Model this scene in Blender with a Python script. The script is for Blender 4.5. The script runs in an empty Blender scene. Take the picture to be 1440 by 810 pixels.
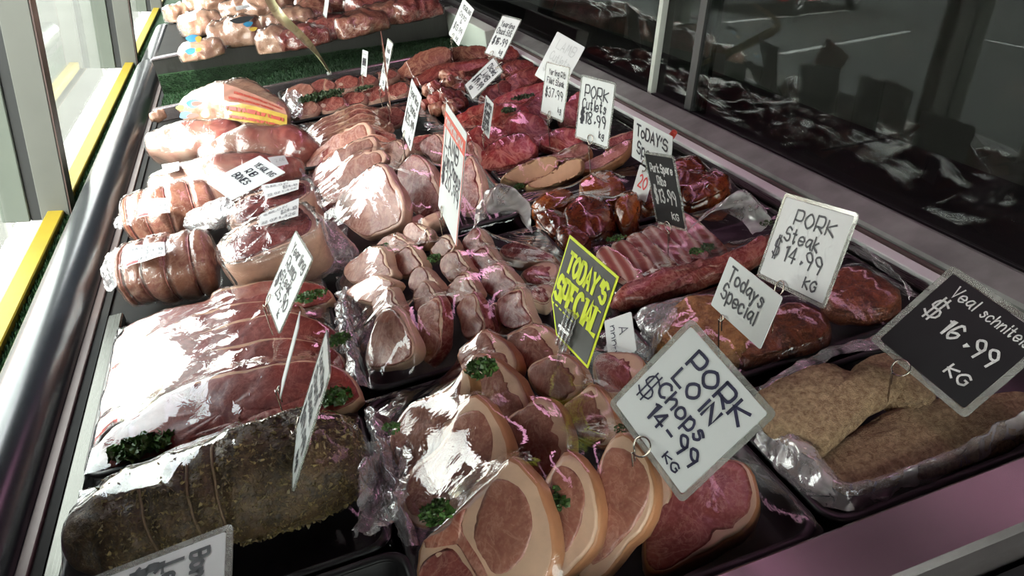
SKY, SUN, TUBE, EXPO = 10.5, 7.0, 5.0, 0.25
SUNDIR = (.55, .60, -.75)
WTOP, PIER0, PIER = 1.40, -.35, .80  # header height and pier ends, set to shape the window light
import bpy, math, random
import numpy as np
from mathutils import Vector, Matrix, noise
from mathutils.bvhtree import BVHTree

random.seed(7)
SC = bpy.context.scene
COL = SC.collection

# ------------------------------------------------------------------ frame of the sloping display deck
FPX, CX, CY = 1100.0, 720.0, 405.0
def _ray(x, y):
    v = np.array([x - CX, CY - y, -FPX]); return v / np.linalg.norm(v)
_Y = _ray(305, -160); _X = _ray(5300, -870)
_X = _X - (_X @ _Y) * _Y; _X /= np.linalg.norm(_X); _Z = np.cross(_X, _Y)
RC = np.array([_X, _Y, _Z])                       # camera -> deck
EYE = np.array([0, 0, .5])
TILT = math.radians(-11.18)
DECK = Matrix.Translation((0, 0, .85)) @ Matrix.Rotation(TILT, 4, 'Y')
WORLD_OBJS = set()                                # things already in upright room coordinates

def P(x, y, z=0.0):
    """point of the deck frame at height z that the photo shows at pixel x, y"""
    v = RC @ _ray(x, y); return EYE + v * ((z - .5) / v[2])
def on_plane(x, y, n, d):
    v = RC @ _ray(x, y); return EYE + v * ((d - n @ EYE) / (n @ v))
def unit(v):
    v = np.array(v, float); return v / np.linalg.norm(v)

# ------------------------------------------------------------------ objects
def mesh_obj(name, verts, faces, mat=None, parent=None, smooth=True, loc=None):
    me = bpy.data.meshes.new(name)
    if loc is not None:
        lx, ly, lz = (float(q) for q in loc)
        verts = [(float(v[0]) - lx, float(v[1]) - ly, float(v[2]) - lz) for v in verts]
    else:
        verts = [(float(v[0]), float(v[1]), float(v[2])) for v in verts]
    me.from_pydata(verts, [], [tuple(int(i) for i in f) for f in faces])
    if smooth:
        me.polygons.foreach_set('use_smooth', [True] * len(me.polygons))
    me.update()
    o = bpy.data.objects.new(name, me)
    COL.objects.link(o)
    if mat: me.materials.append(mat)
    if parent is not None:
        o.parent = parent
    elif loc is not None:
        o.location = [float(q) for q in loc]
    return o
def tag(o, label, cat, group=None, kind=None):
    o['label'] = label; o['category'] = cat
    if group: o['group'] = group
    if kind: o['kind'] = kind
    return o
def thing(name, label, cat, loc, group=None):
    o = bpy.data.objects.new(name, None); COL.objects.link(o)
    o.empty_display_size = .02
    o.location = [float(q) for q in loc]
    return tag(o, label, cat, group)
def struct(o, world=True):
    o['kind'] = 'structure'
    if world: WORLD_OBJS.add(o.name)
    return o
def loc_of(root): return tuple(root.location)

class MB:
    def __init__(s): s.v = []; s.f = []
    def add(s, v, f):
        k = len(s.v); s.v += [tuple(map(float, q)) for q in v]; s.f += [tuple(i + k for i in q) for q in f]; return s
    def box(s, x0, y0, z0, x1, y1, z1, b=0.0):
        if b <= 0:
            v = [(x, y, z) for z in (z0, z1) for y in (y0, y1) for x in (x0, x1)]
            f = [(0, 2, 3, 1), (4, 5, 7, 6), (0, 1, 5, 4), (2, 6, 7, 3), (0, 4, 6, 2), (1, 3, 7, 5)]
            return s.add(v, f)
        # box with chamfered edges
        X, Y, Z = (x0, x1), (y0, y1), (z0, z1); v = []; idx = {}
        for i in (0, 1):
            for j in (0, 1):
                for k in (0, 1):
                    sx, sy, sz = (1 - 2 * i) * b, (1 - 2 * j) * b, (1 - 2 * k) * b
                    idx[i, j, k, 'x'] = len(v); v.append((X[i], Y[j] + sy, Z[k] + sz))
                    idx[i, j, k, 'y'] = len(v); v.append((X[i] + sx, Y[j], Z[k] + sz))
                    idx[i, j, k, 'z'] = len(v); v.append((X[i] + sx, Y[j] + sy, Z[k]))
        f = []
        for i in (0, 1):
            f.append([idx[i, 0, 0, 'x'], idx[i, 1, 0, 'x'], idx[i, 1, 1, 'x'], idx[i, 0, 1, 'x']])
            f.append([idx[0, i, 0, 'y'], idx[1, i, 0, 'y'], idx[1, i, 1, 'y'], idx[0, i, 1, 'y']])
            f.append([idx[0, 0, i, 'z'], idx[1, 0, i, 'z'], idx[1, 1, i, 'z'], idx[0, 1, i, 'z']])
            for j in (0, 1):
                f.append([idx[i, j, 0, 'x'], idx[i, j, 1, 'x'], idx[i, j, 1, 'y'], idx[i, j, 0, 'y']])
                f.append([idx[i, 0, j, 'x'], idx[i, 1, j, 'x'], idx[i, 1, j, 'z'], idx[i, 0, j, 'z']])
                f.append([idx[0, i, j, 'y'], idx[1, i, j, 'y'], idx[1, i, j, 'z'], idx[0, i, j, 'z']])
        for i in (0, 1):
            for j in (0, 1):
                for k in (0, 1): f.append([idx[i, j, k, a] for a in 'xyz'])
        c = np.array([(x0 + x1) / 2, (y0 + y1) / 2, (z0 + z1) / 2]); V = np.array(v); g = []
        for q in f:
            n = np.cross(V[q[1]] - V[q[0]], V[q[2]] - V[q[0]])
            g.append(q if n @ (V[q].mean(0) - c) > 0 else q[::-1])
        return s.add(v, g)
    def tube(s, pts, r, n=10, caps=True):
        pts = [np.array(p, float) for p in pts]; k = len(pts); rr = r if hasattr(r, '__len__') else [r] * k
        V = []; up = None
        for i, p in enumerate(pts):
            t = unit(pts[min(i + 1, k - 1)] - pts[max(i - 1, 0)])
            if up is None:
                up = np.array([0, 0, 1.]) if abs(t[2]) < .9 else np.array([1., 0, 0])
            a = unit(np.cross(t, up)); up = np.cross(a, t)
            for j in range(n):
                w = 2 * math.pi * j / n; V.append(p + rr[i] * (math.cos(w) * a + math.sin(w) * up))
        F = [(i * n + j, i * n + (j + 1) % n, (i + 1) * n + (j + 1) % n, (i + 1) * n + j) for i in range(k - 1) for j in range(n)]
        if caps: F += [tuple(range(n - 1, -1, -1)), tuple((k - 1) * n + j for j in range(n))]
        return s.add(V, F)
    def build(s, name, mat=None, parent=None, smooth=False, loc=None):
        return mesh_obj(name, s.v, s.f, mat, parent, smooth, loc)

def catmull(pts, n, closed=True):
    p = np.array(pts, float); k = len(p); out = []
    seg = k if closed else k - 1
    for i in range(seg):
        a, b, c, d = (p[(i - 1) % k], p[i], p[(i + 1) % k], p[(i + 2) % k]) if closed else (p[max(i - 1, 0)], p[i], p[i + 1], p[min(i + 2, k - 1)])
        for t in np.linspace(0, 1, 10, endpoint=False):
            out.append(.5 * ((2 * b) + (c - a) * t + (2 * a - 5 * b + 4 * c - d) * t * t + (3 * b - 3 * c + d - a) * t ** 3))
    if not closed: out.append(p[-1])
    out = np.array(out)
    q = np.vstack([out, out[:1]]) if closed else out
    L = np.concatenate([[0], np.cumsum(np.linalg.norm(np.diff(q, axis=0), axis=1))])
    u = np.linspace(0, L[-1], n, endpoint=not closed)
    return np.stack([np.interp(u, L, q[:, j]) for j in range(p.shape[1])], 1)
def nz(p, s, seed=0):
    return noise.noise(Vector((p[0] * s + seed * 7.3, p[1] * s - seed * 3.1, p[2] * s + seed * 1.7)))

# ------------------------------------------------------------------ materials
class NT:
    def __init__(s, name):
        s.m = bpy.data.materials.new(name); s.m.use_nodes = True; s.t = s.m.node_tree
        s.t.nodes.clear(); s.out = s.n('ShaderNodeOutputMaterial')
    def n(s, typ, **kw):
        x = s.t.nodes.new(typ)
        for k, v in kw.items(): setattr(x, k, v)
        return x
    def l(s, a, b): s.t.links.new(a, b)
    def coord(s): return s.n('ShaderNodeTexCoord').outputs['Object']
    def noise(s, scale, detail=4, dist=0.0, vec=None, rough=.55):
        x = s.n('ShaderNodeTexNoise'); x.inputs['Scale'].default_value = scale; x.inputs['Detail'].default_value = detail
        x.inputs['Distortion'].default_value = dist; x.inputs['Roughness'].default_value = rough
        s.l(vec if vec is not None else s.coord(), x.inputs['Vector']); return x.outputs['Fac']
    def ramp(s, fac, stops):
        x = s.n('ShaderNodeValToRGB'); e = x.color_ramp.elements
        while len(e) < len(stops): e.new(.5)
        for i, (p, c) in enumerate(stops):
            e[i].position = p; e[i].color = (*c, 1) if len(c) == 3 else c
        s.l(fac, x.inputs[0]); return x.outputs[0]
    def mix(s, fac, a, b, mode='MIX'):
        x = s.n('ShaderNodeMix', data_type='RGBA', blend_type=mode)
        for sock, v in ((x.inputs[0], fac), (x.inputs[6], a), (x.inputs[7], b)):
            if hasattr(v, 'is_output'): s.l(v, sock)
            else: sock.default_value = v if not isinstance(v, tuple) else (*v, 1)
        return x.outputs[2]
    def bump(s, h, strength=.3, dist=.002):
        x = s.n('ShaderNodeBump'); x.inputs['Strength'].default_value = strength; x.inputs['Distance'].default_value = dist
        s.l(h, x.inputs['Height']); return x.outputs[0]
    def prin(s, col, rough=.5, metal=0, normal=None, **kw):
        x = s.n('ShaderNodeBsdfPrincipled')
        for k, v in (('Base Color', col), ('Roughness', rough), ('Metallic', metal), *kw.items()):
            if hasattr(v, 'is_output'): s.l(v, x.inputs[k])
            else: x.inputs[k].default_value = (*v, 1) if isinstance(v, tuple) and len(v) == 3 else v
        if normal is not None: s.l(normal, x.inputs['Normal'])
        s.l(x.outputs[0], s.out.inputs[0]); return s.m

def plain(name, col, rough=.5, metal=0, vary=.12, scale=40, bump=0.0, **kw):
    k = NT(name); f = k.noise(scale, 5)
    c = k.ramp(f, [(.3, tuple(q * (1 - vary) for q in col)), (.7, tuple(min(1, q * (1 + vary)) for q in col))])
    return k.prin(c, rough, metal, k.bump(f, bump, .002) if bump else None, **kw)
def meat(name, c1, c2, fat, vein=.62, scale=45, rough=.38, veinscale=28, coat=.25, bump=.35, bands=0.0, bandscale=9):
    """lean: two tones of muscle with thin pale marbling"""
    k = NT(name); v = k.coord()
    base = k.ramp(k.noise(scale, 6, .8, v), [(.32, c1), (.68, c2)])
    fine = k.noise(scale * 7, 3, .2, v)
    base = k.mix(k.ramp(fine, [(.45, (0, 0, 0)), (.75, (.35, .35, .35))]), base, fat)
    ns = k.noise(veinscale, 4, 2.2, v, .6)
    ab = k.n('ShaderNodeMath', operation='SUBTRACT'); k.l(ns, ab.inputs[0]); ab.inputs[1].default_value = .5
    a2 = k.n('ShaderNodeMath', operation='ABSOLUTE'); k.l(ab.outputs[0], a2.inputs[0])
    m = k.ramp(a2.outputs[0], [(0, (vein, vein, vein)), (.035, (0, 0, 0))])
    col = k.mix(m, base, fat)
    if bands:
        nb = k.noise(bandscale, 3, 3.0, v, .5)
        sb = k.n('ShaderNodeMath', operation='SUBTRACT'); k.l(nb, sb.inputs[0]); sb.inputs[1].default_value = .5
        a3 = k.n('ShaderNodeMath', operation='ABSOLUTE'); k.l(sb.outputs[0], a3.inputs[0])
        col = k.mix(k.ramp(a3.outputs[0], [(0, (bands,) * 3), (.022, (bands * .8,) * 3), (.05, (0, 0, 0))]), col, tuple(min(1, q * 1.15) for q in fat))
    return k.prin(col, rough, 0, k.bump(k.noise(scale * 4, 5, .3, v), bump, .0025), **{'Coat Weight': coat, 'Coat Roughness': .18, 'Specular IOR Level': .5})

M = {}
M['pork'] = meat('pork lean', (.24, .078, .052), (.38, .155, .105), (.55, .31, .23), .4)
M['pork_dark'] = meat('pork dark muscle', (.20, .035, .03), (.33, .09, .07), (.52, .26, .20), .4)
M['porkfat'] = plain('pork fat rim', (.64, .42, .29), .4, vary=.1, scale=70, bump=.25)
M['rind'] = plain('pork rind', (.45, .205, .10), .38, vary=.12, scale=50, bump=.2)
M['chop'] = meat('chop lean', (.22, .055, .036), (.37, .135, .09), (.54, .30, .22), .5, bands=.35, bandscale=13)
M['chop_red'] = meat('red chop lean', (.16, .014, .012), (.29, .046, .034), (.54, .26, .20), .55, bands=.3, bandscale=16)
M['lambfat'] = plain('lamb fat', (.62, .37, .27), .42, vary=.16, scale=60, bump=.3)
M['beef'] = meat('beef lean', (.12, .010, .008), (.24, .028, .02), (.42, .14, .10), .4, scale=30, bump=.2)
M['beefside'] = meat('steak edge', (.16, .02, .02), (.26, .05, .04), (.5, .25, .2), .5, scale=60)
M['redsteak'] = meat('red steak', (.17, .008, .009), (.31, .024, .022), (.50, .20, .15), .4, scale=34, veinscale=20, bands=.5, bandscale=10)
M['beeffat'] = plain('beef fat', (.52, .31, .20), .45, vary=.2, scale=60, bump=.3)
M['bone'] = plain('cut bone', (.62, .42, .33), .5, vary=.15, scale=200, bump=.2)
M['veal'] = meat('veal slice', (.25, .06, .042), (.42, .16, .11), (.62, .40, .30), .6, scale=38, veinscale=30)
M['belly'] = None
M['marinade'] = meat('dark marinade', (.035, .006, .004), (.22, .035, .012), (.36, .12, .03), .25, scale=38, rough=.2, coat=.8)
M['glaze'] = meat('orange glaze', (.13, .02, .006), (.38, .09, .02), (.42, .18, .05), .3, scale=50, rough=.22, coat=.8)
M['seasoned'] = meat('golden seasoning', (.17, .055, .018), (.42, .19, .065), (.5, .28, .11), .35, scale=80, rough=.5, coat=.1, bump=.9)
M['seasoned_red'] = meat('red seasoning', (.06, .012, .008), (.24, .055, .02), (.34, .12, .05), .35, scale=80, rough=.42, coat=.3, bump=.9)
M['crumb'] = meat('bread crumb', (.24, .12, .055), (.66, .45, .26), (.74, .58, .40), .1, scale=210, rough=.8, coat=0, bump=1.6)
M['herb'] = meat('herb rub', (.012, .007, .003), (.085, .045, .018), (.16, .11, .04), .5, scale=70, rough=.5, coat=.05, bump=.9)
M['herbbits'] = plain('dried herbs', (.17, .125, .05), .55, vary=.85, scale=260)
M['roll'] = meat('rolled roast', (.20, .05, .035), (.38, .165, .10), (.5, .29, .2), .5, scale=24, coat=.4, rough=.35)
M['leg'] = meat('lamb leg skin', (.34, .09, .07), (.52, .32, .24), (.60, .44, .35), .5, scale=15, coat=.5, rough=.35)
M['legred'] = meat('leg red end', (.26, .035, .03), (.42, .13, .10), (.6, .34, .28), .5, scale=30, coat=1.0, rough=.3)
M['ribtop'] = meat('rib cut face', (.10, .012, .012), (.20, .03, .028), (.40, .15, .12), .3, scale=40, coat=1.0, rough=.25)
M['chicken'] = meat('poultry', (.40, .19, .12), (.58, .33, .22), (.66, .45, .32), .5, scale=40, coat=.7, rough=.3)
M['darkred'] = meat('dark chuck', (.10, .009, .008), (.25, .028, .022), (.42, .16, .11), .5, scale=40, bands=.4, bandscale=13)
M['brownmeat'] = meat('shin slice', (.20, .045, .03), (.34, .11, .07), (.5, .28, .18), .5, scale=34, bands=.5, bandscale=12)
def belly_mat():
    k = NT('belly layers'); v = k.coord()
    w = k.n('ShaderNodeTexWave', wave_type='BANDS', bands_direction='X'); w.inputs['Scale'].default_value = 17; w.inputs['Distortion'].default_value = 3.5
    w.inputs['Detail'].default_value = 3; w.inputs['Detail Scale'].default_value = 1.2
    mp = k.n('ShaderNodeMapping'); mp.inputs['Scale'].default_value = (1.5, .4, 1); k.l(v, mp.inputs[0]); k.l(mp.outputs[0], w.inputs['Vector'])
    c = k.ramp(w.outputs['Fac'], [(.15, (.33, .085, .07)), (.55, (.43, .16, .125)), (.75, (.52, .27, .22)), (.95, (.62, .42, .35))])
    return k.prin(c, .35, 0, k.bump(k.noise(160, 5, .3, v), .4), **{'Coat Weight': .3})
M['belly'] = belly_mat()
def parsley_mat():
    return plain('parsley', (.045, .11, .018), .5, vary=.5, scale=120)
M['parsley'] = parsley_mat()
M['rosemary'] = plain('herb sprig', (.05, .085, .035), .5, vary=.4, scale=120)
M['tray'] = plain('black tray plastic', (.009, .0095, .010), .42, vary=.2, scale=20)
M['steel'] = None
def brushed(name, col, rough=.32, sx=(6, 120, 120), bump=.04):
    k = NT(name); mp = k.n('ShaderNodeMapping'); mp.inputs['Scale'].default_value = sx; k.l(k.coord(), mp.inputs[0])
    f = k.noise(6, 5, 0, mp.outputs[0])
    c = k.ramp(f, [(.3, tuple(q * .8 for q in col)), (.7, col)])
    d = k.noise(9, 6, .4)
    c = k.mix(k.ramp(d, [(.52, (0, 0, 0)), (.75, (.45, .45, .45))]), c, tuple(q * .45 for q in col))
    r = k.ramp(f, [(.3, (rough * .8,) * 3), (.7, (rough * 1.3,) * 3)])
    return k.prin(c, r, 1.0, k.bump(f, bump, .001))
M['steel_x'] = plain('dull pinkish steel bar', (.33, .29, .30), .27, .85, vary=.12, scale=9)
M['steel_y'] = plain('dull steel rail', (.20, .215, .20), .5, .25, vary=.3, scale=16, bump=.05)
M['darksteel'] = brushed('dark steel panel', (.085, .085, .08), .42, (60, 60, 4))
M['chrome'] = brushed('polished strip', (.10, .10, .09), .28, (160, 3, 160), .02)
M['trough'] = plain('near black trough', (.016, .015, .014), .7, vary=.2, scale=15, **{'Specular IOR Level': .15})  # one even near-black colour
M['whiteledge'] = plain('white ledge', (.78, .82, .79), .35, vary=.05, scale=20)
M['pinktrim'] = plain('brown anodised trim', (.085, .055, .05), .4, .3, vary=.1, scale=30)
M['rubber'] = plain('black vinyl bumper', (.014, .016, .020), .25, vary=.15, scale=12, **{'Specular IOR Level': 1.0})
M['alu'] = plain('anodised post', (.10, .102, .092), .45, .2, vary=.05, scale=12)
M['alu_green'] = plain('grey green stile', (.10, .115, .098), .4, .1, vary=.06, scale=10)
M['gasket'] = plain('black gasket', (.014, .015, .016), .5, vary=.1, scale=20)
M['yellow'] = plain('yellow sill paint', (.26, .185, .008), .5, vary=.1, scale=14)
M['wood'] = plain('bare timber edge', (.20, .12, .06), .7, vary=.25, scale=30)
M['turfbase'] = plain('turf backing', (.012, .035, .012), .9, vary=.4, scale=120, bump=.5)
M['turf'] = plain('artificial turf', (.014, .048, .014), .6, vary=.45, scale=90)
M['wallwhite'] = plain('pale wall board', (.52, .58, .51), .6, vary=.04, scale=6)
M['roomdark'] = plain('dim painted wall', (.06, .06, .055), .8, vary=.1, scale=3)
M['floordark'] = plain('dim vinyl floor', (.06, .06, .06), .6, vary=.15, scale=5)
M['card'] = plain('white card', (.60, .625, .62), .45, vary=.02, scale=30)
M['cardblack'] = plain('black card', (.016, .017, .018), .4, vary=.15, scale=30)
M['cardyellow'] = plain('fluorescent yellow card', (.74, .83, .03), .5, vary=.03, scale=30)
M['cardred'] = plain('red printed border', (.62, .07, .035), .45, vary=.05, scale=30)
M['ink'] = plain('marker ink', (.012, .012, .022), .5, vary=.3, scale=200)
M['inkblue'] = plain('blue black ink', (.018, .018, .05), .5, vary=.4, scale=200)
M['inkpale'] = plain('faded ink', (.46, .48, .48), .5, vary=.1, scale=200)
M['inkgrey'] = plain('half faded ink', (.22, .22, .23), .5, vary=.2, scale=200)
M['chalk'] = plain('chalk', (.62, .63, .62), .8, vary=.25, scale=400)
M['inkred'] = plain('red print', (.60, .03, .03), .5, vary=.1, scale=80)
M['sticker'] = plain('price sticker', (.58, .58, .58), .35, vary=.03, scale=60, **{'Coat Weight': .5})
M['wire'] = plain('clip wire', (.42, .38, .33), .25, 1.0, vary=.1, scale=80)
M['redplastic'] = plain('red plastic', (.50, .05, .03), .4, vary=.1, scale=60)

def film_mat(name, rmin=.10, rmax=.9, rough=.035, tint=(.97, .97, .975), bump=.12, scale=55, haze=0.0, hazecol=(.75, .72, .74)):
    k = NT(name); v = k.coord()
    h = k.noise(scale, 3, 1.0, v)
    nb = k.bump(h, bump, .004)
    lw = k.n('ShaderNodeLayerWeight'); lw.inputs['Blend'].default_value = .5; k.l(nb, lw.inputs['Normal'])
    pw = k.n('ShaderNodeMath', operation='POWER'); k.l(lw.outputs['Facing'], pw.inputs[0]); pw.inputs[1].default_value = 3.0
    ma = k.n('ShaderNodeMath', operation='MULTIPLY_ADD'); k.l(pw.outputs[0], ma.inputs[0]); ma.inputs[1].default_value = rmax - rmin; ma.inputs[2].default_value = rmin
    tr = k.n('ShaderNodeBsdfTransparent'); tr.inputs[0].default_value = (*tint, 1)
    gl = k.n('ShaderNodeBsdfGlossy'); gl.inputs['Roughness'].default_value = rough; gl.inputs[0].default_value = (1, 1, 1, 1); k.l(nb, gl.inputs['Normal'])
    base = tr.outputs[0]
    if haze > 0:
        df = k.n('ShaderNodeBsdfDiffuse'); df.inputs[0].default_value = (*hazecol, 1)
        hz = k.n('ShaderNodeMixShader')
        hf = k.n('ShaderNodeMapRange'); k.l(k.noise(scale * .6, 4, 1.5, v), hf.inputs[0]); hf.inputs[1].default_value = .3; hf.inputs[2].default_value = .75
        hf.inputs[3].default_value = haze * .35; hf.inputs[4].default_value = haze * 1.5
        k.l(hf.outputs[0], hz.inputs[0]); k.l(base, hz.inputs[1]); k.l(df.outputs[0], hz.inputs[2]); base = hz.outputs[0]
    mx = k.n('ShaderNodeMixShader'); k.l(ma.outputs[0], mx.inputs[0]); k.l(base, mx.inputs[1]); k.l(gl.outputs[0], mx.inputs[2])
    k.l(mx.outputs[0], k.out.inputs[0]); return k.m
M['film'] = film_mat('cling film', .042, 1.0, .02)
M['bag'] = film_mat('vacuum bag', .06, .9, .05, (.96, .96, .96), .7, 45, .025)
M['crinkle'] = film_mat('crinkled plastic', .14, .9, .10, (.93, .92, .93), .9, 60, .28)
M['liner'] = film_mat('thin plastic liner', .10, .8, .16, (.92, .90, .91), .5, 40, .42, (.66, .58, .60))
M['whitebag'] = film_mat('clouded plastic bag', .08, .8, .14, (.93, .92, .92), .6, 40, .62, (.60, .57, .58))
M['laminate'] = film_mat('laminate border', .07, .6, .12, (.86, .87, .85), .02, 20, .34, (.60, .62, .58))
def pane_mat(name, r0, r1, tint):
    k = NT(name)
    lw = k.n('ShaderNodeLayerWeight'); lw.inputs['Blend'].default_value = .5
    pw = k.n('ShaderNodeMath', operation='POWER'); k.l(lw.outputs['Facing'], pw.inputs[0]); pw.inputs[1].default_value = 5
    ma = k.n('ShaderNodeMath', operation='MULTIPLY_ADD'); k.l(pw.outputs[0], ma.inputs[0]); ma.inputs[1].default_value = r1 - r0; ma.inputs[2].default_value = r0
    tr = k.n('ShaderNodeBsdfTransparent'); tr.inputs[0].default_value = (*tint, 1)
    gl = k.n('ShaderNodeBsdfGlossy'); gl.inputs['Roughness'].default_value = .0
    mx = k.n('ShaderNodeMixShader'); k.l(ma.outputs[0], mx.inputs[0]); k.l(tr.outputs[0], mx.inputs[1]); k.l(gl.outputs[0], mx.inputs[2])
    k.l(mx.outputs[0], k.out.inputs[0]); return k.m
M['pane'] = pane_mat('window glass', .06, 1, (.95, .97, .95))
M['caseglass'] = pane_mat('case glass', .022, 1, (.6, .63, .6))

def leg_mat():
    k = NT('leg skin to red end'); v = k.coord(); sp = k.n('ShaderNodeSeparateXYZ'); k.l(v, sp.inputs[0])
    n = k.noise(22, 5, 1.0, v)
    ad = k.n('ShaderNodeMath', operation='MULTIPLY_ADD'); k.l(n, ad.inputs[0]); ad.inputs[1].default_value = .16; k.l(sp.outputs['X'], ad.inputs[2])
    f = k.ramp(ad.outputs[0], [(.06, (0, 0, 0)), (.13, (1, 1, 1))])
    pale = k.ramp(k.noise(14, 6, 1.0, v), [(.3, (.26, .09, .065)), (.5, (.38, .22, .165)), (.75, (.48, .35, .28))])
    red = k.ramp(k.noise(34, 6, 1.0, v), [(.32, (.20, .025, .022)), (.6, (.38, .10, .075)), (.8, (.56, .34, .27))])
    return k.prin(k.mix(f, pale, red), .34, 0, k.bump(k.noise(60, 5, .5, v), .4), **{'Coat Weight': .5})
M['leg'] = leg_mat()

M['cutrind'] = plain('pale orange rind', (.62, .38, .21), .35, vary=.12, scale=40, bump=.2)
# ------------------------------------------------------------------ shape builders
CONTENT = {}
def put(key, v, f):
    if key: CONTENT.setdefault(key, []).append((np.array(v, float), f))

def slab_mesh(out, n, depth0, T, r, seed=0, amp=.0012, dome=0.0, side=.0):
    """solid slice: outline points on a plane with normal n, rounded edge r, thickness T going to -n"""
    o = np.array(out); c = o.mean(0); n = unit(n)
    nn = np.cross(o, np.roll(o, -1, 0)).sum(0)
    if nn @ n < 0: o = o[::-1]
    m = len(o); V = []; rows = []
    inw = c - o; L = np.linalg.norm(inw, axis=1)[:, None]; inw = inw / L
    prof = [('s', .22, 0), ('s', .45, 0), ('s', .66, 0), ('s', .82, 0), ('s', .93, 0), ('i', r, 0), ('i', .3 * r, -.3 * r), ('i', 0, -r),
            ('i', -side * .6, -T * .4), ('i', -side, -T * .65), ('i', 0, -(T - r)), ('i', .4 * r, -(T - .3 * r)), ('i', r * 1.4, -T), ('s', .6, -T)]
    V.append(c + n * (depth0 + dome + amp * nz(c, 60, seed)))
    for kind, a, d in prof:
        row = []
        for i in range(m):
            if kind == 's':
                p = c + (o[i] - c) * a; e = dome * (1 - a * a) if d == 0 else 0
            else:
                p = o[i] + inw[i] * min(a, .5 * L[i, 0]); e = 0
            w = amp * (nz(p, 60, seed) + .6 * nz(p, 150, seed + 1))
            q = p + n * (depth0 + d + e + (w if d > -r else 0)) - (inw[i] * w * .8 if kind == 'i' else 0)
            row.append(len(V)); V.append(q)
        rows.append(row)
    V.append(c - n * T + n * depth0)
    F = [(0, rows[0][i], rows[0][(i + 1) % m]) for i in range(m)]
    tags = [0] * m
    for k in range(len(rows) - 1):
        a, b = rows[k], rows[k + 1]
        for i in range(m):
            j = (i + 1) % m; F.append((a[i], b[i], b[j], a[j])); tags.append(1 if k >= 5 else 0)
    e = len(V) - 1
    F += [(rows[-1][(i + 1) % m], rows[-1][i], e) for i in range(m)]; tags += [1] * m
    return V, F, tags

def slab(name, label, cat, px, n, z, T=.02, fat='porkfat', lean='pork', rind=None, rd=(1, -.3), fw=(.002, .011), leanpx=None,
         bonepx=None, bonemat='bone', on=None, group=None, m=44, r=.003, amp=.0012, dome=0.0, seed=None, rimname='fat_rim', more=(), side=.0015, d=None, wob=.0016, grow=1.0):
    """a cut of meat whose face has the traced outline px, lying on the plane through its middle at height z with normal n"""
    n = unit(n); px = np.array(px, float); c0 = px.mean(0); px = c0 + (px - c0) * grow
    seed = seed if seed is not None else len(bpy.data.objects) % 97
    if d is None: d = n @ P(*c0, z)
    pts = np.array([on_plane(x, y, n, d) for x, y in catmull(px, m)])
    c = pts.mean(0)
    dv0 = pts - c; pts = pts + dv0 / np.linalg.norm(dv0, axis=1)[:, None] * np.array([[wob * (nz(p, 55, seed + 3) + .5 * nz(p, 130, seed))] for p in pts])
    loc = c - n * T * .5
    V, F, tg = slab_mesh(pts, n, 0, T, r, seed, amp, dome, side)
    put(on, V, F)
    if lean is None:
        o = mesh_obj(name, V, F, M[fat], loc=loc)
        tag(o, label, cat, group)
        if rind: o.data.materials.append(M[rind]); o.data.polygons.foreach_set('material_index', tg)
        return o
    root = thing(name, label, cat, loc, group)
    o = mesh_obj(rimname, V, F, M[fat], root, loc=loc)
    if rind: o.data.materials.append(M[rind]); o.data.polygons.foreach_set('material_index', tg)
    if leanpx is not None:
        lp = np.array([on_plane(x, y, n, d) for x, y in catmull(leanpx, m)])
    else:
        q = on_plane(c0[0] + rd[0] * 12, c0[1] + rd[1] * 12, n, d) - on_plane(*c0, n, d); q = unit(q)
        dv = c - pts; L = np.linalg.norm(dv, axis=1)[:, None]; dv = dv / L
        w = np.clip((-dv) @ q, 0, 1) ** .8
        off = (fw[0] + (fw[1] - fw[0]) * w)[:, None]
        off = np.minimum(off, L * .55)
        jit = np.array([[1 + .35 * nz(p, 120, seed)] for p in pts])
        lp = pts + dv * off * jit
    LV, LF, _ = slab_mesh(lp, n, .0011, T * .8, .0016, seed, amp, dome, 0)
    mesh_obj('lean_meat', LV, LF, M[lean], root, loc=loc)
    for nm, bp, bm, h in ([('bone', bonepx, bonemat, .0022)] if bonepx is not None else []) + list(more):
        b = np.array([on_plane(x, y, n, d) for x, y in catmull(bp, 28)])
        BV, BF, _ = slab_mesh(b, n, h, T * .7, .0012, seed + 3, amp, dome, 0)
        mesh_obj(nm, BV, BF, M[bm], root, loc=loc)
    return root

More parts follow.
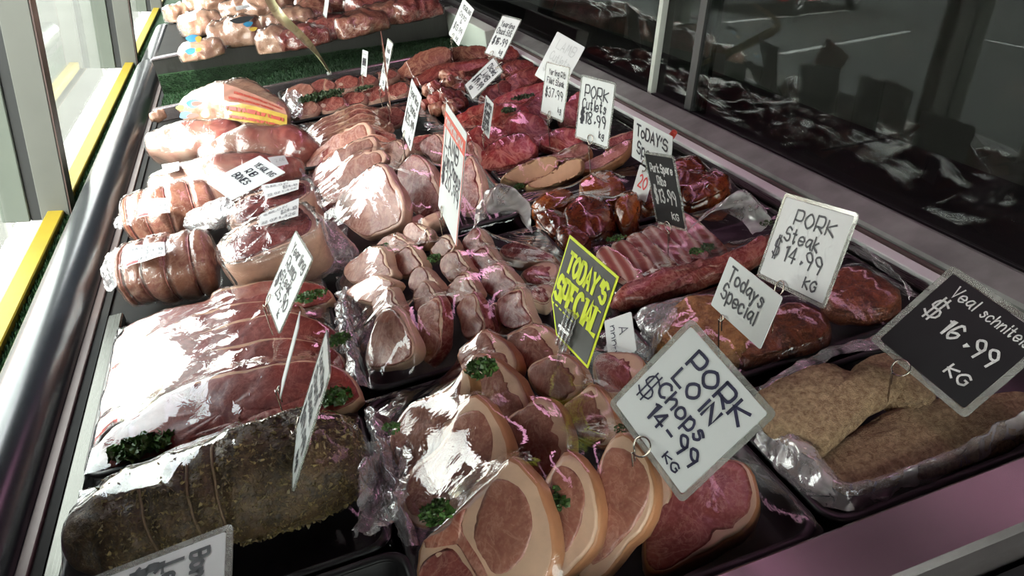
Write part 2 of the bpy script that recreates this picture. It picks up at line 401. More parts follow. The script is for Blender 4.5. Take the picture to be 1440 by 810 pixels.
def loft(spine, radii, segs=40, rings=44, amp=.003, freq=30, seed=0, grooves=(), gdepth=.004, flat=None, power=2.0, lobes=0, closed_ends=True):
    """rounded body along a spine; radii = (across, up) at each spine point"""
    sp = catmull(spine, rings, False)
    t = np.linspace(0, 1, len(radii)); u = np.linspace(0, 1, rings)
    ra = np.interp(u, t, [q[0] for q in radii]); rb = np.interp(u, t, [q[1] for q in radii])
    if closed_ends:
        e = np.minimum(u, 1 - u) / .10; cap = np.sqrt(np.clip(1 - (1 - np.clip(e, 0, 1)) ** 2, 0, 1)); cap = np.maximum(cap, .04); ra = ra * cap; rb = rb * cap
    V = []
    for i in range(rings):
        tg = unit(sp[min(i + 1, rings - 1)] - sp[max(i - 1, 0)])
        a = unit(np.cross(tg, [0, 0, 1])); b = np.cross(a, tg)
        g = sum(math.exp(-((u[i] - q) / .022) ** 2) for q in grooves)
        for j in range(segs):
            w = 2 * math.pi * j / segs; cw, sw = math.cos(w), math.sin(w)
            k = (abs(cw) ** power + abs(sw) ** power) ** (-1 / power)
            p = sp[i] + a * cw * k * ra[i] + b * sw * k * rb[i]
            dirn = unit(a * cw + b * sw)
            dd = amp * (nz(p, freq, seed) + .5 * nz(p, freq * 2.3, seed + 2)) - gdepth * g
            if lobes: dd += .0025 * math.sin(w * lobes + 3 * u[i])
            p = p + dirn * dd
            if flat is not None and p[2] < flat: p[2] = flat + (p[2] - flat) * .1
            V.append(p)
    F = [(i * segs + j, i * segs + (j + 1) % segs, (i + 1) * segs + (j + 1) % segs, (i + 1) * segs + j) for i in range(rings - 1) for j in range(segs)]
    V.append(sp[0]); V.append(sp[-1]); e0, e1 = len(V) - 2, len(V) - 1
    F += [(e0, (j + 1) % segs, j) for j in range(segs)] + [(e1, (rings - 1) * segs + j, (rings - 1) * segs + (j + 1) % segs) for j in range(segs)]
    return V, F

def lump(name, label, cat, px, z, size, yaw=0, mat='marinade', on=None, group=None, amp=.005, freq=45, seed=0, pitch=0):
    """rounded piece of meat centred where the photo shows it"""
    c = P(*px, z); a = np.array([math.cos(yaw), math.sin(yaw), math.sin(pitch)])
    V, F = loft([c - a * size[0], c, c + a * size[0]], [(size[1] * .8, size[2] * .8), (size[1], size[2]), (size[1] * .75, size[2] * .8)], 26, 22, amp, freq, seed, flat=.006)
    put(on, V, F)
    return tag(mesh_obj(name, V, F, M[mat], loc=c), label, cat, group)

def rrect(x0, x1, y0, y1, r, k=6):
    out = []
    for cx, cy, a0 in ((x1 - r, y0 + r, -90), (x1 - r, y1 - r, 0), (x0 + r, y1 - r, 90), (x0 + r, y0 + r, 180)):
        for i in range(k + 1):
            w = math.radians(a0 + 90 * i / k); out.append((cx + r * math.cos(w), cy + r * math.sin(w)))
    return out
def tray(label, x0, x1, y0, y1, h=.03, z=.001, group='black display trays', r=.022):
    c = ((x0 + x1) / 2, (y0 + y1) / 2, z)
    root = thing('meat_tray', label, 'tray', c, group)
    def rings(prof, r):
        V = []; F = []; k = None
        for ins, zz in prof:
            ring = rrect(x0 + ins, x1 - ins, y0 + ins, y1 - ins, max(r - ins * .6, .006)); k = len(ring)
            V += [(x, y, zz) for x, y in ring]
        for i in range(len(prof) - 1):
            for j in range(k): F.append((i * k + j, i * k + (j + 1) % k, (i + 1) * k + (j + 1) % k, (i + 1) * k + j))
        return V, F, k
    V, F, k = rings([(.016, z), (.006, z + h - .004), (.004, z + h - .003), (.0065, z + h - .0045), (.017, z + .003)], r)
    F.append(tuple(range(k - 1, -1, -1))); F.append(tuple(4 * k + j for j in range(k)))
    mesh_obj('tray_pan', V, F, M['tray'], root, loc=c)
    V, F, k = rings([(.006, z + h - .005), (0, z + h - .005), (-.0012, z + h - .002), (.0005, z + h), (.005, z + h), (.0065, z + h - .002)], r)
    mesh_obj('tray_rim', V, F, M['tray'], root, loc=c)
    return root
def film(root, key, x0, x1, y0, y1, zr=.031, wr=.0016, seed=0, name='cling_film', mat='film', nx=70, ny=70, tight=260, rip=.004, eps=.002, drop=.012):
    """cling film pulled tight over everything in the tray: a stretched membrane resting on the food"""
    allv = []; allf = []
    for v, f in CONTENT.get(key, []):
        k = len(allv); allv += [Vector(q) for q in v]; allf += [[i + k for i in q] for q in f]
    bv = BVHTree.FromPolygons(allv, allf) if allv else None
    xs = np.linspace(x0, x1, nx); ys = np.linspace(y0, y1, ny)
    ob = np.full((ny, nx), -1.0)
    if bv:
        for j, y in enumerate(ys):
            for i, x in enumerate(xs):
                h = bv.ray_cast(Vector((x, y, 1)), Vector((0, 0, -1)))
                if h[0] is not None: ob[j, i] = h[0].z + eps
    z = np.maximum(ob, zr)
    for it in range(tight):
        a = z.copy()
        a[1:-1, 1:-1] = (z[:-2, 1:-1] + z[2:, 1:-1] + z[1:-1, :-2] + z[1:-1, 2:]) / 4
        z = np.maximum(a, ob); z[0, :] = z[-1, :] = zr; z[:, 0] = z[:, -1] = zr
    V = []
    for j, y in enumerate(ys):
        for i, x in enumerate(xs):
            e = min(i, nx - 1 - i, j, ny - 1 - j)
            fall = math.exp(-e / 7.0) * (1 - math.exp(-e / 1.5))
            s = (x - x0) * 130 if j in (min(j, ny - 1 - j), ny - 1 - min(j, ny - 1 - j)) and min(j, ny - 1 - j) < min(i, nx - 1 - i) else (y - y0) * 130
            w = wr * (noise.noise(Vector((x * 32, y * 32, seed))) + .0) + rip * fall * noise.noise(Vector((s * .9, e * .05, seed + 5)))
            V.append((x, y, max(z[j, i] + w, ob[j, i] - eps * .3)))
    F = [(j * nx + i, j * nx + i + 1, (j + 1) * nx + i + 1, (j + 1) * nx + i) for j in range(ny - 1) for i in range(nx - 1)]
    # skirt folded over the rim
    bd = [i for i in range(nx)] + [j * nx + nx - 1 for j in range(1, ny)] + [(ny - 1) * nx + i for i in range(nx - 2, -1, -1)] + [j * nx for j in range(ny - 2, 0, -1)]
    cx, cy = (x0 + x1) / 2, (y0 + y1) / 2; k = len(V)
    for q, b in enumerate(bd):
        p = V[b]; d = unit((p[0] - cx, p[1] - cy)); V.append((p[0] + d[0] * .002, p[1] + d[1] * .002, p[2] - drop * (1 + .5 * noise.noise(Vector((q * .3, seed, 1))))))
    for q in range(len(bd)):
        r = (q + 1) % len(bd); F.append((bd[q], k + q, k + r, bd[r]))
    return mesh_obj(name, V, F, M[mat], root, loc=loc_of(root))

def sheet(name, grid, mat, parent=None, loc=None, wr=.003, freq=60, seed=0, n=(26, 26), label=None, cat=None):
    """crumpled plastic sheet through a small grid of 3-D control points"""
    g = np.array(grid, float)
    rows = np.array([catmull(r, n[0], False) for r in g])
    cols = np.array([catmull(rows[:, i], n[1], False) for i in range(n[0])])
    V = []
    for j in range(n[1]):
        for i in range(n[0]):
            p = cols[i, j]
            q = Vector(p) * freq + Vector((seed, seed * 2, 0))
            w = noise.noise_vector(q) * wr + noise.noise_vector(q * 2.7) * wr * .35
            V.append(p + np.array(w))
    F = [(j * n[0] + i, j * n[0] + i + 1, (j + 1) * n[0] + i + 1, (j + 1) * n[0] + i) for j in range(n[1] - 1) for i in range(n[0] - 1)]
    o = mesh_obj(name, V, F, M[mat], parent, loc=loc)
    if label: tag(o, label, cat)
    return o

def parsley(label, px, z, size=.012, n=90, seed=0, mat='parsley', name='parsley_sprig', flat=.6, group=None, on=None, stretch=(1, 1), yaw=0):
    c = P(*px, z); rng = random.Random(seed); V = []; F = []
    for i in range(n):
        w = rng.uniform(0, 6.283); rr = size * math.sqrt(rng.random()); h = rng.uniform(.1, 1) * size * flat * (1.2 - rr / size)
        lx, ly = rr * math.cos(w) * stretch[0], rr * math.sin(w) * stretch[1]
        p = c + np.array([lx * math.cos(yaw) - ly * math.sin(yaw), lx * math.sin(yaw) + ly * math.cos(yaw), h])
        a = unit([rng.gauss(0, 1), rng.gauss(0, 1), rng.gauss(.3, .6)]); b = unit(np.cross(a, [rng.gauss(0, 1), rng.gauss(0, 1), rng.gauss(0, 1)]))
        s = size * rng.uniform(.16, .3); k = len(V); nn = np.cross(a, b)
        V += [p - a * s, p + b * s * .7 + nn * s * .4, p + a * s * .3 + nn * s * .1, p + a * s + b * s * .4 - nn * s * .2, p + a * s - b * s * .4 + nn * s * .3, p - b * s * .7 - nn * s * .3]
        F += [(k, k + 1, k + 2), (k + 2, k + 1, k + 3), (k + 2, k + 3, k + 4), (k + 2, k + 4, k + 5), (k, k + 2, k + 5)]
    mb = MB(); mb.tube([c + np.array([-size * .9, 0, 0]), c, c + np.array([size * .4, size * .2, size * flat * .5])], size * .05, 6)
    k = len(V); V += mb.v; F += [tuple(i + k for i in f) for f in mb.f]
    o = mesh_obj(name, V, F, M[mat], loc=c, smooth=False)
    return tag(o, label, 'garnish', group)

# ------------------------------------------------------------------ hand lettering: pen strokes on an 8 x 10 grid (base line 2, small letters to 6, capitals to 8)
GL = {
 'A': '02 38 62/14 54', 'B': '02 08/~08 58 66 45 05/~05 55 64 42 02', 'C': '~67 48 17 05 13 42 63', 'D': '02 08/~08 48 66 64 42 02', 'E': '68 08 02 62/05 45', 'F': '68 08 02/05 45',
 'G': '~67 38 06 04 32 63/63 65 45', 'H': '02 08/62 68/05 65', 'I': '32 38', 'J': '~58 53 32 13', 'K': '02 08/67 05 62', 'L': '08 02 62', 'M': '02 18 34 58 72', 'N': '02 08 62 68',
 'O': '~38 06 04 32 64 66 38', 'P': '02 08/~08 58 66 54 04', 'R': '02 08/~08 58 66 54 04/24 62', 'S': '~67 38 17 15 55 63 42 03', 'T': '08 78/38 32', 'U': '~08 03 32 63 68', 'V': '08 32 68', 'W': '08 22 45 62 78',
 'X': '08 62/68 02', 'Y': '08 35 68/35 32', 'Z': '08 68 02 62',
 'a': '~56 26 04 13 33 55/~56 53 62', 'b': '08 02/~05 36 54 42 02', 'c': '~55 36 05 03 22 53', 'd': '58 52/~55 26 04 22 53', 'e': '~04 54 55 36 05 03 22 53', 'f': '~48 27 22/05 45', 'g': '~56 26 04 13 33 55/~56 51 30 01',
 'h': '08 02/~04 36 55 52', 'i': '16 12/17 18', 'k': '08 02/46 04 52', 'l': '18 12', 'm': '06 02/~04 26 35 32/~34 56 65 62', 'n': '06 02/~04 36 55 52', 'o': '~26 05 03 22 53 55 26', 'p': '06 00/~05 36 54 42 02',
 'q': '~56 26 04 22 54/56 50', 'r': '06 02/~04 26 46', 's': '~55 26 15 44 43 22 03', 't': '28 23/~23 32 43/06 46', 'u': '~06 03 22 53/56 52', 'v': '06 22 46', 'w': '06 12 34 52 66', 'x': '06 42/46 02', 'y': '06 23/~56 23 10', 'z': '06 46 02 42',
 '0': '~38 06 04 32 64 66 38', '1': '17 38 32', '2': '~07 38 56 02/02 62', '3': '~07 38 56 35/~35 64 42 03', '4': '48 04 64/48 42', '5': '58 08 05/~05 55 63 32 03', '6': '~57 28 04 22 54 45 04', '7': '08 68 22', '8': '~38 07 35 63 32 03 35 67 38',
 '9': '~65 35 07 38 66/66 52', '$': '~67 38 17 15 55 63 32 03/29 21/49 41', '.': '34 44 33', "'": '38 26', '&': '~62 17 38 26 03 22 64', '-': '14 54', '/': '01 68',
}
def strokes(ch):
    out = []
    for s in GL.get(ch, '').split('/'):
        if not s: continue
        sm = s[0] == '~'; pts = [(int(q[0]), int(q[1]) - 2) for q in s.lstrip('~').split()]
        if sm and len(pts) > 2:
            closed = pts[0] == pts[-1]
            pts = [tuple(q) for q in catmull(pts[:-1] if closed else pts, 18, closed)]
            if closed: pts.append(pts[0])
        out.append(pts)
    return out
def adv(ch): return {' ': 5, 'i': 3.4, 'l': 3.4, '1': 5.4, '.': 5.6, "'": 4.2, 'I': 5, 'm': 8.4, 'M': 9, 'W': 9, 'w': 8}.get(ch, 7.6 if ch.islower() else 8.3)
def lettering(lines, w, h, pen=.05, slant=0.0, seed=1, jit=.25, z=.0009):
    """flat ribbons for every pen stroke; lines: (text, x0, x1, base, cap) in fractions of the card"""
    rng = random.Random(seed); V = []; F = []
    for ln in lines:
        text, x0, x1, yb, cap = ln[:5]; pw = (ln[5] if len(ln) > 5 else pen) * h
        drop = ln[6] if len(ln) > 6 else 0
        tot = sum(adv(c) for c in text) - 1.6
        sx = (x1 - x0) * w / max(tot, 1); sy = cap * h / 6; cur = 0
        for ch in text:
            jy = rng.uniform(-jit, jit) * .5; js = 1 + rng.uniform(-jit, jit) * .25
            for st in strokes(ch):
                q = np.array([((cur + x + slant * y + rng.uniform(-jit, jit) * .2) * sx, (y * js + jy + rng.uniform(-jit, jit) * .2) * sy) for x, y in st])
                q[:, 0] += (x0 - .5) * w; q[:, 1] += (yb - .5) * h + drop * h * (cur / max(tot, 1))
                if len(q) < 2: continue
                # extend the ends a little, mitre the rest
                d0 = q[1] - q[0]; d1 = q[-1] - q[-2]
                q[0] -= d0 / (np.linalg.norm(d0) + 1e-9) * pw * .3; q[-1] += d1 / (np.linalg.norm(d1) + 1e-9) * pw * .3
                k = len(V); nn = len(q)
                for i in range(nn):
                    t = q[min(i + 1, nn - 1)] - q[max(i - 1, 0)]; t = t / (np.linalg.norm(t) + 1e-9); nrm = np.array([-t[1], t[0]])
                    a = pw * .5
                    if 0 < i < nn - 1:
                        u1 = q[i] - q[i - 1]; u1 = u1 / (np.linalg.norm(u1) + 1e-9)
                        a = a / max(.5, abs(u1 @ t))
                    V.append((*(q[i] + nrm * a), z)); V.append((*(q[i] - nrm * a), z))
                for i in range(nn - 1): F.append((k + 2 * i, k + 2 * i + 1, k + 2 * i + 3, k + 2 * i + 2))
            cur += adv(ch)
    return V, F

def card_mesh(poly, t, z0=0.0):
    k = len(poly)
    V = [(x, y, z0 + t / 2) for x, y in poly] + [(x, y, z0 - t / 2) for x, y in poly]
    F = [tuple(range(k)), tuple(range(2 * k - 1, k - 1, -1))] + [(i, i + k, (i + 1) % k + k, (i + 1) % k) for i in range(k)]
    return V, F
def rect(w, h, cx=0, cy=0, r=0.0):
    if r: return [(x, y) for x, y in rrect(cx - w / 2, cx + w / 2, cy - h / 2, cy + h / 2, r, 3)]
    return [(cx - w / 2, cy - h / 2), (cx + w / 2, cy - h / 2), (cx + w / 2, cy + h / 2), (cx - w / 2, cy + h / 2)]

def sign(label, ctr, u, v, w, h, lines, card='card', ink='ink', border=.0, pen=.045, slant=0, clip=None, prong=.05, extra=(), poly=None, seed=1, name='price_sign', jit=.25, clipr=.0075, group=None):
    u = unit(u); v = np.array(v, float); v = unit(v - (v @ u) * u); n = np.cross(u, v)
    R4 = Matrix(((u[0], v[0], n[0], ctr[0]), (u[1], v[1], n[1], ctr[1]), (u[2], v[2], n[2], ctr[2]), (0, 0, 0, 1)))
    root = bpy.data.objects.new(name, None); COL.objects.link(root); root.empty_display_size = .02; root.matrix_world = R4; root.matrix_basis = R4
    tag(root, label, 'sign', group)
    iw, ih = w - 2 * border, h - 2 * border
    V, F = card_mesh(poly or rect(iw, ih, r=.002), .0009); mesh_obj('card', V, F, M[card], root, smooth=False)
    if border:
        ring_o = rect(w, h, r=.004); ring_i = rect(iw + .001, ih + .001, r=.0015); k = len(ring_o); V = []; F = []
        for zz in (.0008, -.0008): V += [(*p, zz) for p in ring_o] + [(*p, zz) for p in ring_i]
        for i in range(k):
            j = (i + 1) % k
            F += [(i, j, k + j, k + i), (2 * k + j, 2 * k + i, 3 * k + i, 3 * k + j), (j, i, 2 * k + i, 2 * k + j), (k + i, k + j, 3 * k + j, 3 * k + i)]
        mesh_obj('laminate_border', V, F, M['laminate'], root, smooth=False)
    if lines:
        V, F = lettering(lines, iw, ih, pen, slant, seed, jit); mesh_obj('lettering', V, F, M[ink], root, smooth=False)
    for nm, ls, mt, pn, zz in extra:
        V, F = lettering(ls, iw, ih, pn, slant, seed + 5, jit, zz); mesh_obj(nm, V, F, M[mt], root, smooth=False)
    if clip is not None:
        mb = MB(); cx, cy = clip[0] * w, -h / 2 + clip[1] * h
        ring = [(cx + clipr * math.sin(a), cy + clipr * math.cos(a), .003 + .0005 * a) for a in np.linspace(-math.pi * .9, math.pi * .95, 22)]
        nd = np.array(R4.to_3x3().inverted() @ Vector((0, 0, -1)))
        tail = np.array([cx - .001, cy - clipr * 1.15, .0045])
        pts = [np.array(ring[0]) + nd * .012] + ring + [tail, tail + nd * prong * .5, tail + nd * prong]
        mb.tube(catmull(pts, 60, False), .00075, 7)
        mb.build('wire_clip', M['wire'], root, True)
    return root
# ------------------------------------------------------------------ the setting
DI = DECK.inverted()
def wbox(name, x0, y0, z0, x1, y1, z1, mat, b=0.0, parent=None):
    o = MB().box(x0, y0, z0, x1, y1, z1, b).build(name, M[mat], parent)
    return struct(o)
wbox('floor', -.45, -1.7, -.05, 3.3, 6.6, 0, 'floordark')
wbox('ceiling', -.6, -1.7, 2.75, 3.3, 6.6, 2.85, 'roomdark')
wbox('wall_right', 3.2, -1.7, 0, 3.3, 6.6, 2.75, 'roomdark')
wbox('wall_back', -.45, 6.5, 0, 3.2, 6.6, 2.75, 'roomdark')
wbox('wall_front', -.56, -1.7, 0, 3.2, -1.6, .75, 'roomdark')
wbox('wall_front', 1.9, -1.7, .75, 3.2, -1.6, 2.75, 'roomdark')
wbox('wall_front', -.56, -1.7, 2.1, 1.9, -1.6, 2.75, 'roomdark')
wbox('wall_front', -.56, -1.7, .75, .1, -1.6, 2.1, 'roomdark')
wbox('window_6', .1, -1.66, .75, 1.9, -1.655, 2.1, 'pane')  # added window out of view, lets fill light in from the front
wbox('wall_left_base', -.489, -1.6, 0, -.43, 6.5, .66, 'roomdark')
wbox('light_blocking_header', -.50, -1.6, WTOP, -.44, 6.5, 2.75, 'roomdark')  # unseen header, brought down low to cut high window light and reflections
# window sill: yellow painted kick strip, with turf laid between it and the bumper
wbox('sill_board', -.489, -1.6, .66, -.36, 6.5, .69, 'wood')
wbox('yellow_sill_strip', -.489, -1.6, .66, -.458, 6.5, .714, 'yellow', .002)
wbox('turf_backing', -.4575, -1.6, .69, -.36, 6.5, .697, 'turfbase')
rng = random.Random(3); V = []; F = []
for i in range(42000):
    y = .7 + 3.6 * rng.random() ** 1.3; x = -.457 + .09 * rng.random(); h = rng.uniform(.006, .012); a = rng.uniform(0, 6.28); s = .0016
    k = len(V); tx, ty = rng.gauss(0, .003), rng.gauss(0, .003)
    V += [(x - s * math.cos(a), y - s * math.sin(a), .697), (x + s * math.cos(a), y + s * math.sin(a), .697), (x + tx, y + ty, .697 + h)]; F.append((k, k + 1, k + 2))
o = mesh_obj('artificial_turf', V, F, M['turf'], smooth=False); WORLD_OBJS.add(o.name)
tag(o, 'strip of green artificial turf beside the black bumper rail', 'turf', kind='stuff')
wbox('light_blocking_pier', -.56, PIER0, .66, -.44, PIER, 2.75, 'roomdark')  # unseen pier added to block window light at the front left
# window posts
def post(y, letters=False):
    x0 = -.502
    ZT = WTOP
    r = wbox('window_post', x0, y, .69, -.447, y + .05, ZT, 'alu', .002)
    wbox('post_shaded_side', -.447, y + .001, .70, -.4445, y + .049, ZT, 'pinktrim', 0, r)  # side of the same post, its brownish shade put into the colour
    wbox('gasket', x0 - .022, y + .012, .69, x0 - .0002, y + .04, ZT, 'gasket', .001, r)
    s = wbox('reflection_strip', x0 - .074, y + .006, .69, x0 - .0222, y + .044, ZT, 'alu_green', .002, r)  # solid strip standing in for the post's reflection in the glass
    if letters:
        for ch, zc in (('B', 1.16), ('E', 1.30)):
            LV, LF = lettering([(ch, .1, .9, .1, .8)], .04, .09, .14, 0, 4, .1)
            LV = [(x0 - .048 + p[0], y + .0045, zc + p[1]) for p in LV]
            o = mesh_obj('red_lettering', LV, LF, M['inkred'], s, smooth=False); o['kind'] = 'structure'
            WORLD_OBJS.add(o.name)
    return r
for i, y in enumerate((1.745, 3.37, 4.97)): post(y, i == 1)
for i, (y0, y1) in enumerate(((-1.6, PIER0), (PIER, 1.745), (1.795, 3.37), (3.42, 4.97), (5.02, 6.5))):
    o = wbox('window_%d' % (i + 1), -.572, y0, .66, -.568, y1, WTOP, 'pane')
# street outside
def ground_mat():
    k = NT('sunlit pavement'); v = k.coord()
    c = k.ramp(k.noise(1.4, 6, .6, v), [(.35, (.118, .112, .097)), (.7, (.146, .140, .122))])
    s = k.noise(60, 3, 0, v); c = k.mix(k.ramp(s, [(.35, (.4, .4, .4)), (.5, (0, 0, 0))]), c, (.085, .08, .07))
    sp = k.n('ShaderNodeSeparateXYZ'); k.l(v, sp.inputs[0])
    md = k.n('ShaderNodeMath', operation='PINGPONG'); k.l(sp.outputs['Y'], md.inputs[0]); md.inputs[1].default_value = .75
    c = k.mix(k.ramp(md.outputs[0], [(0, (.5, .5, .5)), (.008, (0, 0, 0))]), c, (.07, .067, .06))
    return k.prin(c, .85)
M['pavement'] = ground_mat()
def asphalt_mat():
    k = NT('asphalt'); v = k.coord()
    c = k.ramp(k.noise(.7, 7, .8, v), [(.3, (.050, .052, .050)), (.7, (.085, .086, .082))])
    s = k.noise(120, 2, 0, v); c = k.mix(k.ramp(s, [(.5, (0, 0, 0)), (.7, (.5, .5, .5))]), c, (.12, .12, .115))
    return k.prin(c, .9)
M['asphalt'] = asphalt_mat()
M['roadpaint'] = plain('road paint', (.62, .62, .60), .7, vary=.2, scale=12)
wbox('pavement', -3.55, -12, -.12, -.55, 40, 0, 'pavement')
wbox('pavement', -.55, -12, -.12, 6, -1.71, 0, 'pavement')
wbox('kerb', -3.72, -12, -.2, -3.55, 40, .005, 'pavement', .01)
wbox('road_surface', -40, -12, -.2, -3.72, 60, -.10, 'asphalt')
def road_line(a, b, w=.1):
    a, b = np.array(a), np.array(b); d = (b - a) / np.linalg.norm(b - a); q = np.array([-d[1], d[0]]) * w / 2
    mb = MB(); pts = [a - q, b - q, b + q, a + q]
    mb.v = [(*p, z) for z in (-.10, -.094) for p in pts]
    mb.f = [(3, 2, 1, 0), (4, 5, 6, 7), (0, 1, 5, 4), (1, 2, 6, 5), (2, 3, 7, 6), (3, 0, 4, 7)]
    struct(mb.build('road_marking', M['roadpaint']))
road_line((-5.0, 8.4), (-9.1, 10.6)); road_line((-9.9, 10.7), (-9.9, 8.2), .12); road_line((-6.0, 11.2), (-10.2, 13.4))
# parked cars, seen only as reflections in the case glass
M['carpaint_red'] = plain('red car paint', (.42, .035, .025), .25, vary=.04, **{'Coat Weight': .8})
M['carpaint_gold'] = plain('sand car paint', (.40, .36, .24), .3, .3, vary=.04, **{'Coat Weight': .8})
M['tyre'] = plain('tyre', (.02, .02, .02), .8); M['alloy'] = plain('alloy wheel', (.6, .6, .6), .3, .8)
M['carglass'] = plain('car window', (.02, .025, .03), .08); M['headlight'] = plain('headlight', (.6, .6, .55), .15)
M['yplate'] = plain('yellow plate', (.70, .50, .04), .45)
def car(label, x, y, yaw, paint, sc=1.0):
    root = thing('parked_car', label, 'car', (x, y, -.10), 'cars parked across the road'); root.rotation_euler = (0, 0, yaw); WORLD_OBJS.add(root.name)
    prof = [(-2.1, .28), (-2.15, .55), (-2.05, .78), (-1.2, .92), (-.55, 1.40), (.75, 1.43), (1.55, .98), (2.02, .92), (2.12, .6), (2.08, .28)]
    pr = catmull(prof, 60, True); V = []; n = len(pr); rows = []
    for s, k in ((-.80, .93), (-.84, .985), (-.84, 1.0), (.84, 1.0), (.84, .985), (.80, .93)):
        for p in pr:
            wz = 1 - max(0, p[1] - .9) * .32
            V.append((p[0] * (k if abs(s) < .82 else 1), s * wz, .28 + (p[1] - .28) * k))
    F = [(r * n + i, r * n + (i + 1) % n, (r + 1) * n + (i + 1) % n, (r + 1) * n + i) for r in range(5) for i in range(n)]
    F += [tuple(range(n - 1, -1, -1)), tuple(5 * n + i for i in range(n))]
    mesh_obj('car_body', V, F, M[paint], root)
    for sy in (-1, 1):
        V = [(q[0], sy * (.80 + (0.95 - q[1]) * .1), q[1]) for q in ((-1.0, .95), (-.5, 1.34), (.7, 1.36), (1.3, .98))]
        mesh_obj('side_window', V, [(0, 1, 2, 3)], M['carglass'], root, False)
        for wx in (-1.3, 1.32):
            mb = MB(); ang = np.linspace(0, 2 * math.pi, 25)
            pts = [(wx + .25 * math.cos(a), sy * .78, .31 + .25 * math.sin(a)) for a in ang]; mb.tube(pts, .085, 10, False)
            wh = mb.build('wheel', M['tyre'], root, True)
            hb = MB()
            for a in np.linspace(0, 2 * math.pi, 6)[:-1]:
                hb.tube([(wx, sy * .83, .31), (wx + .19 * math.cos(a), sy * .83, .31 + .19 * math.sin(a))], .03, 8)
            hb.tube([(wx + .19 * math.cos(a), sy * .82, .31 + .19 * math.sin(a)) for a in ang], .025, 8, False)
            hb.build('hub', M['alloy'], wh, True)
    for sy in (-.6, .6):
        MB().box(-2.17, sy - .18, .6, -2.05, sy + .18, .74, .02).build('headlight', M['headlight'], root)
    MB().box(-2.19, -.26, .38, -2.14, .26, .5).build('number_plate', M['yplate'], root)
    return root
yw = math.atan2(1.99, -3.79)
car('red parked car with yellow number plate reflected in the case glass', -8.9, 13.6, yw + math.pi, 'carpaint_red')
car('sand coloured parked car reflected beside the red car', -6.9, 16.6, yw + math.pi, 'carpaint_gold')

# ------------------------------------------------------------------ the display case
case = thing('display_case', 'long sloping steel butcher display case under the trays', 'display case', (.17, 1.6, -.05))
CL = (.17, 1.6, -.05)
def cpart(name, boxes, mat, b=0.0, parent=None):
    mb = MB()
    for q in boxes: mb.box(*q, b)
    return mb.build(name, M[mat], parent or case, loc=CL)
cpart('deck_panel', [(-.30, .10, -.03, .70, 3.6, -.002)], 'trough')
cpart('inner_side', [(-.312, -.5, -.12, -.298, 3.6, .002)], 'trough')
cpart('side_trim', [(-.3205, -.5, -.03, -.309, 3.6, .006)], 'pinktrim', .001)
cpart('steel_strip', [(-.292, .1, -.002, -.272, 1.06, .012)], 'chrome', .002)
cpart('front_rail', [(-.30, .268, -.03, .72, .322, .055)], 'steel_x', .004)
cpart('front_panel', [(-.30, -.5, -.12, .72, .262, .025)], 'gasket')
cpart('ledge_strip', [(.600, .1, -.03, .6145, 3.6, .033)], 'chrome', .0015)
cpart('white_ledge', [(.6155, .1, -.03, .6325, 3.6, .037)], 'whiteledge', .001)
cpart('purple_lip', [(.6333, .1, -.03, .6372, 3.6, .041)], 'pinktrim', .0008)
mb = MB(); prof = [(.638, -.03), (.638, .043), (.641, .0465), (.674, .0545), (.680, .053), (.684, .045), (.684, -.03)]; k = len(prof)
mb.v = [(x, y, z) for y in (.1, 3.6) for x, z in prof]; mb.f = [(i, i + k, (i + 1) % k + k, (i + 1) % k) for i in range(k)] + [tuple(range(k)), tuple(range(2 * k - 1, k - 1, -1))]
mb.build('steel_rail', M['steel_y'], case, loc=CL)
cpart('end_ledge', [(-.30, 2.150, -.002, .54, 2.172, .032)], 'steel_x', .002)
cpart('end_cover', [(-.12, 2.146, .032, -.055, 2.176, .037)], 'alu', .001)
cpart('end_board', [(.562, 2.05, -.002, .598, 2.52, .085)], 'wallwhite', .002)
cpart('far_panel', [(-.30, 2.462, -.002, .56, 2.474, .100)], 'darksteel')
cpart('far_panel_lip', [(-.30, 2.456, .0965, .56, 2.486, .1035)], 'steel_x', .002)
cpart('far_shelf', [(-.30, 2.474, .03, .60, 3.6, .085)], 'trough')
# case glass stands upright at the back of the steel rail
def wpart(name, x0, y0, z0, x1, y1, z1, mat):
    mb = MB().box(x0, y0, z0, x1, y1, z1); mb.v = [tuple(DI @ Vector(q)) for q in mb.v]
    return mb.build(name, M[mat], case, loc=CL)
gx = .672
wpart('sliding_glass', gx + .004, -.9, 1.02, gx + .009, 1.235, 1.95, 'caseglass')
wpart('sliding_glass', gx + .014, 1.20, 1.02, gx + .019, 3.7, 1.95, 'caseglass')
wpart('glass_gasket', gx, 1.222, 1.00, gx + .024, 1.243, 1.95, 'gasket')
wpart('glass_edge_strip', gx + .000, 1.372, 1.025, gx + .012, 1.386, 1.95, 'wallwhite')
wpart('glass_channel', gx + .001, -.9, 1.012, gx + .022, 3.7, 1.030, 'gasket')
# staff side of the case, dim behind the glass
wpart('rear_counter', gx + .03, -.9, .90, 1.25, 3.7, .94, 'gasket')
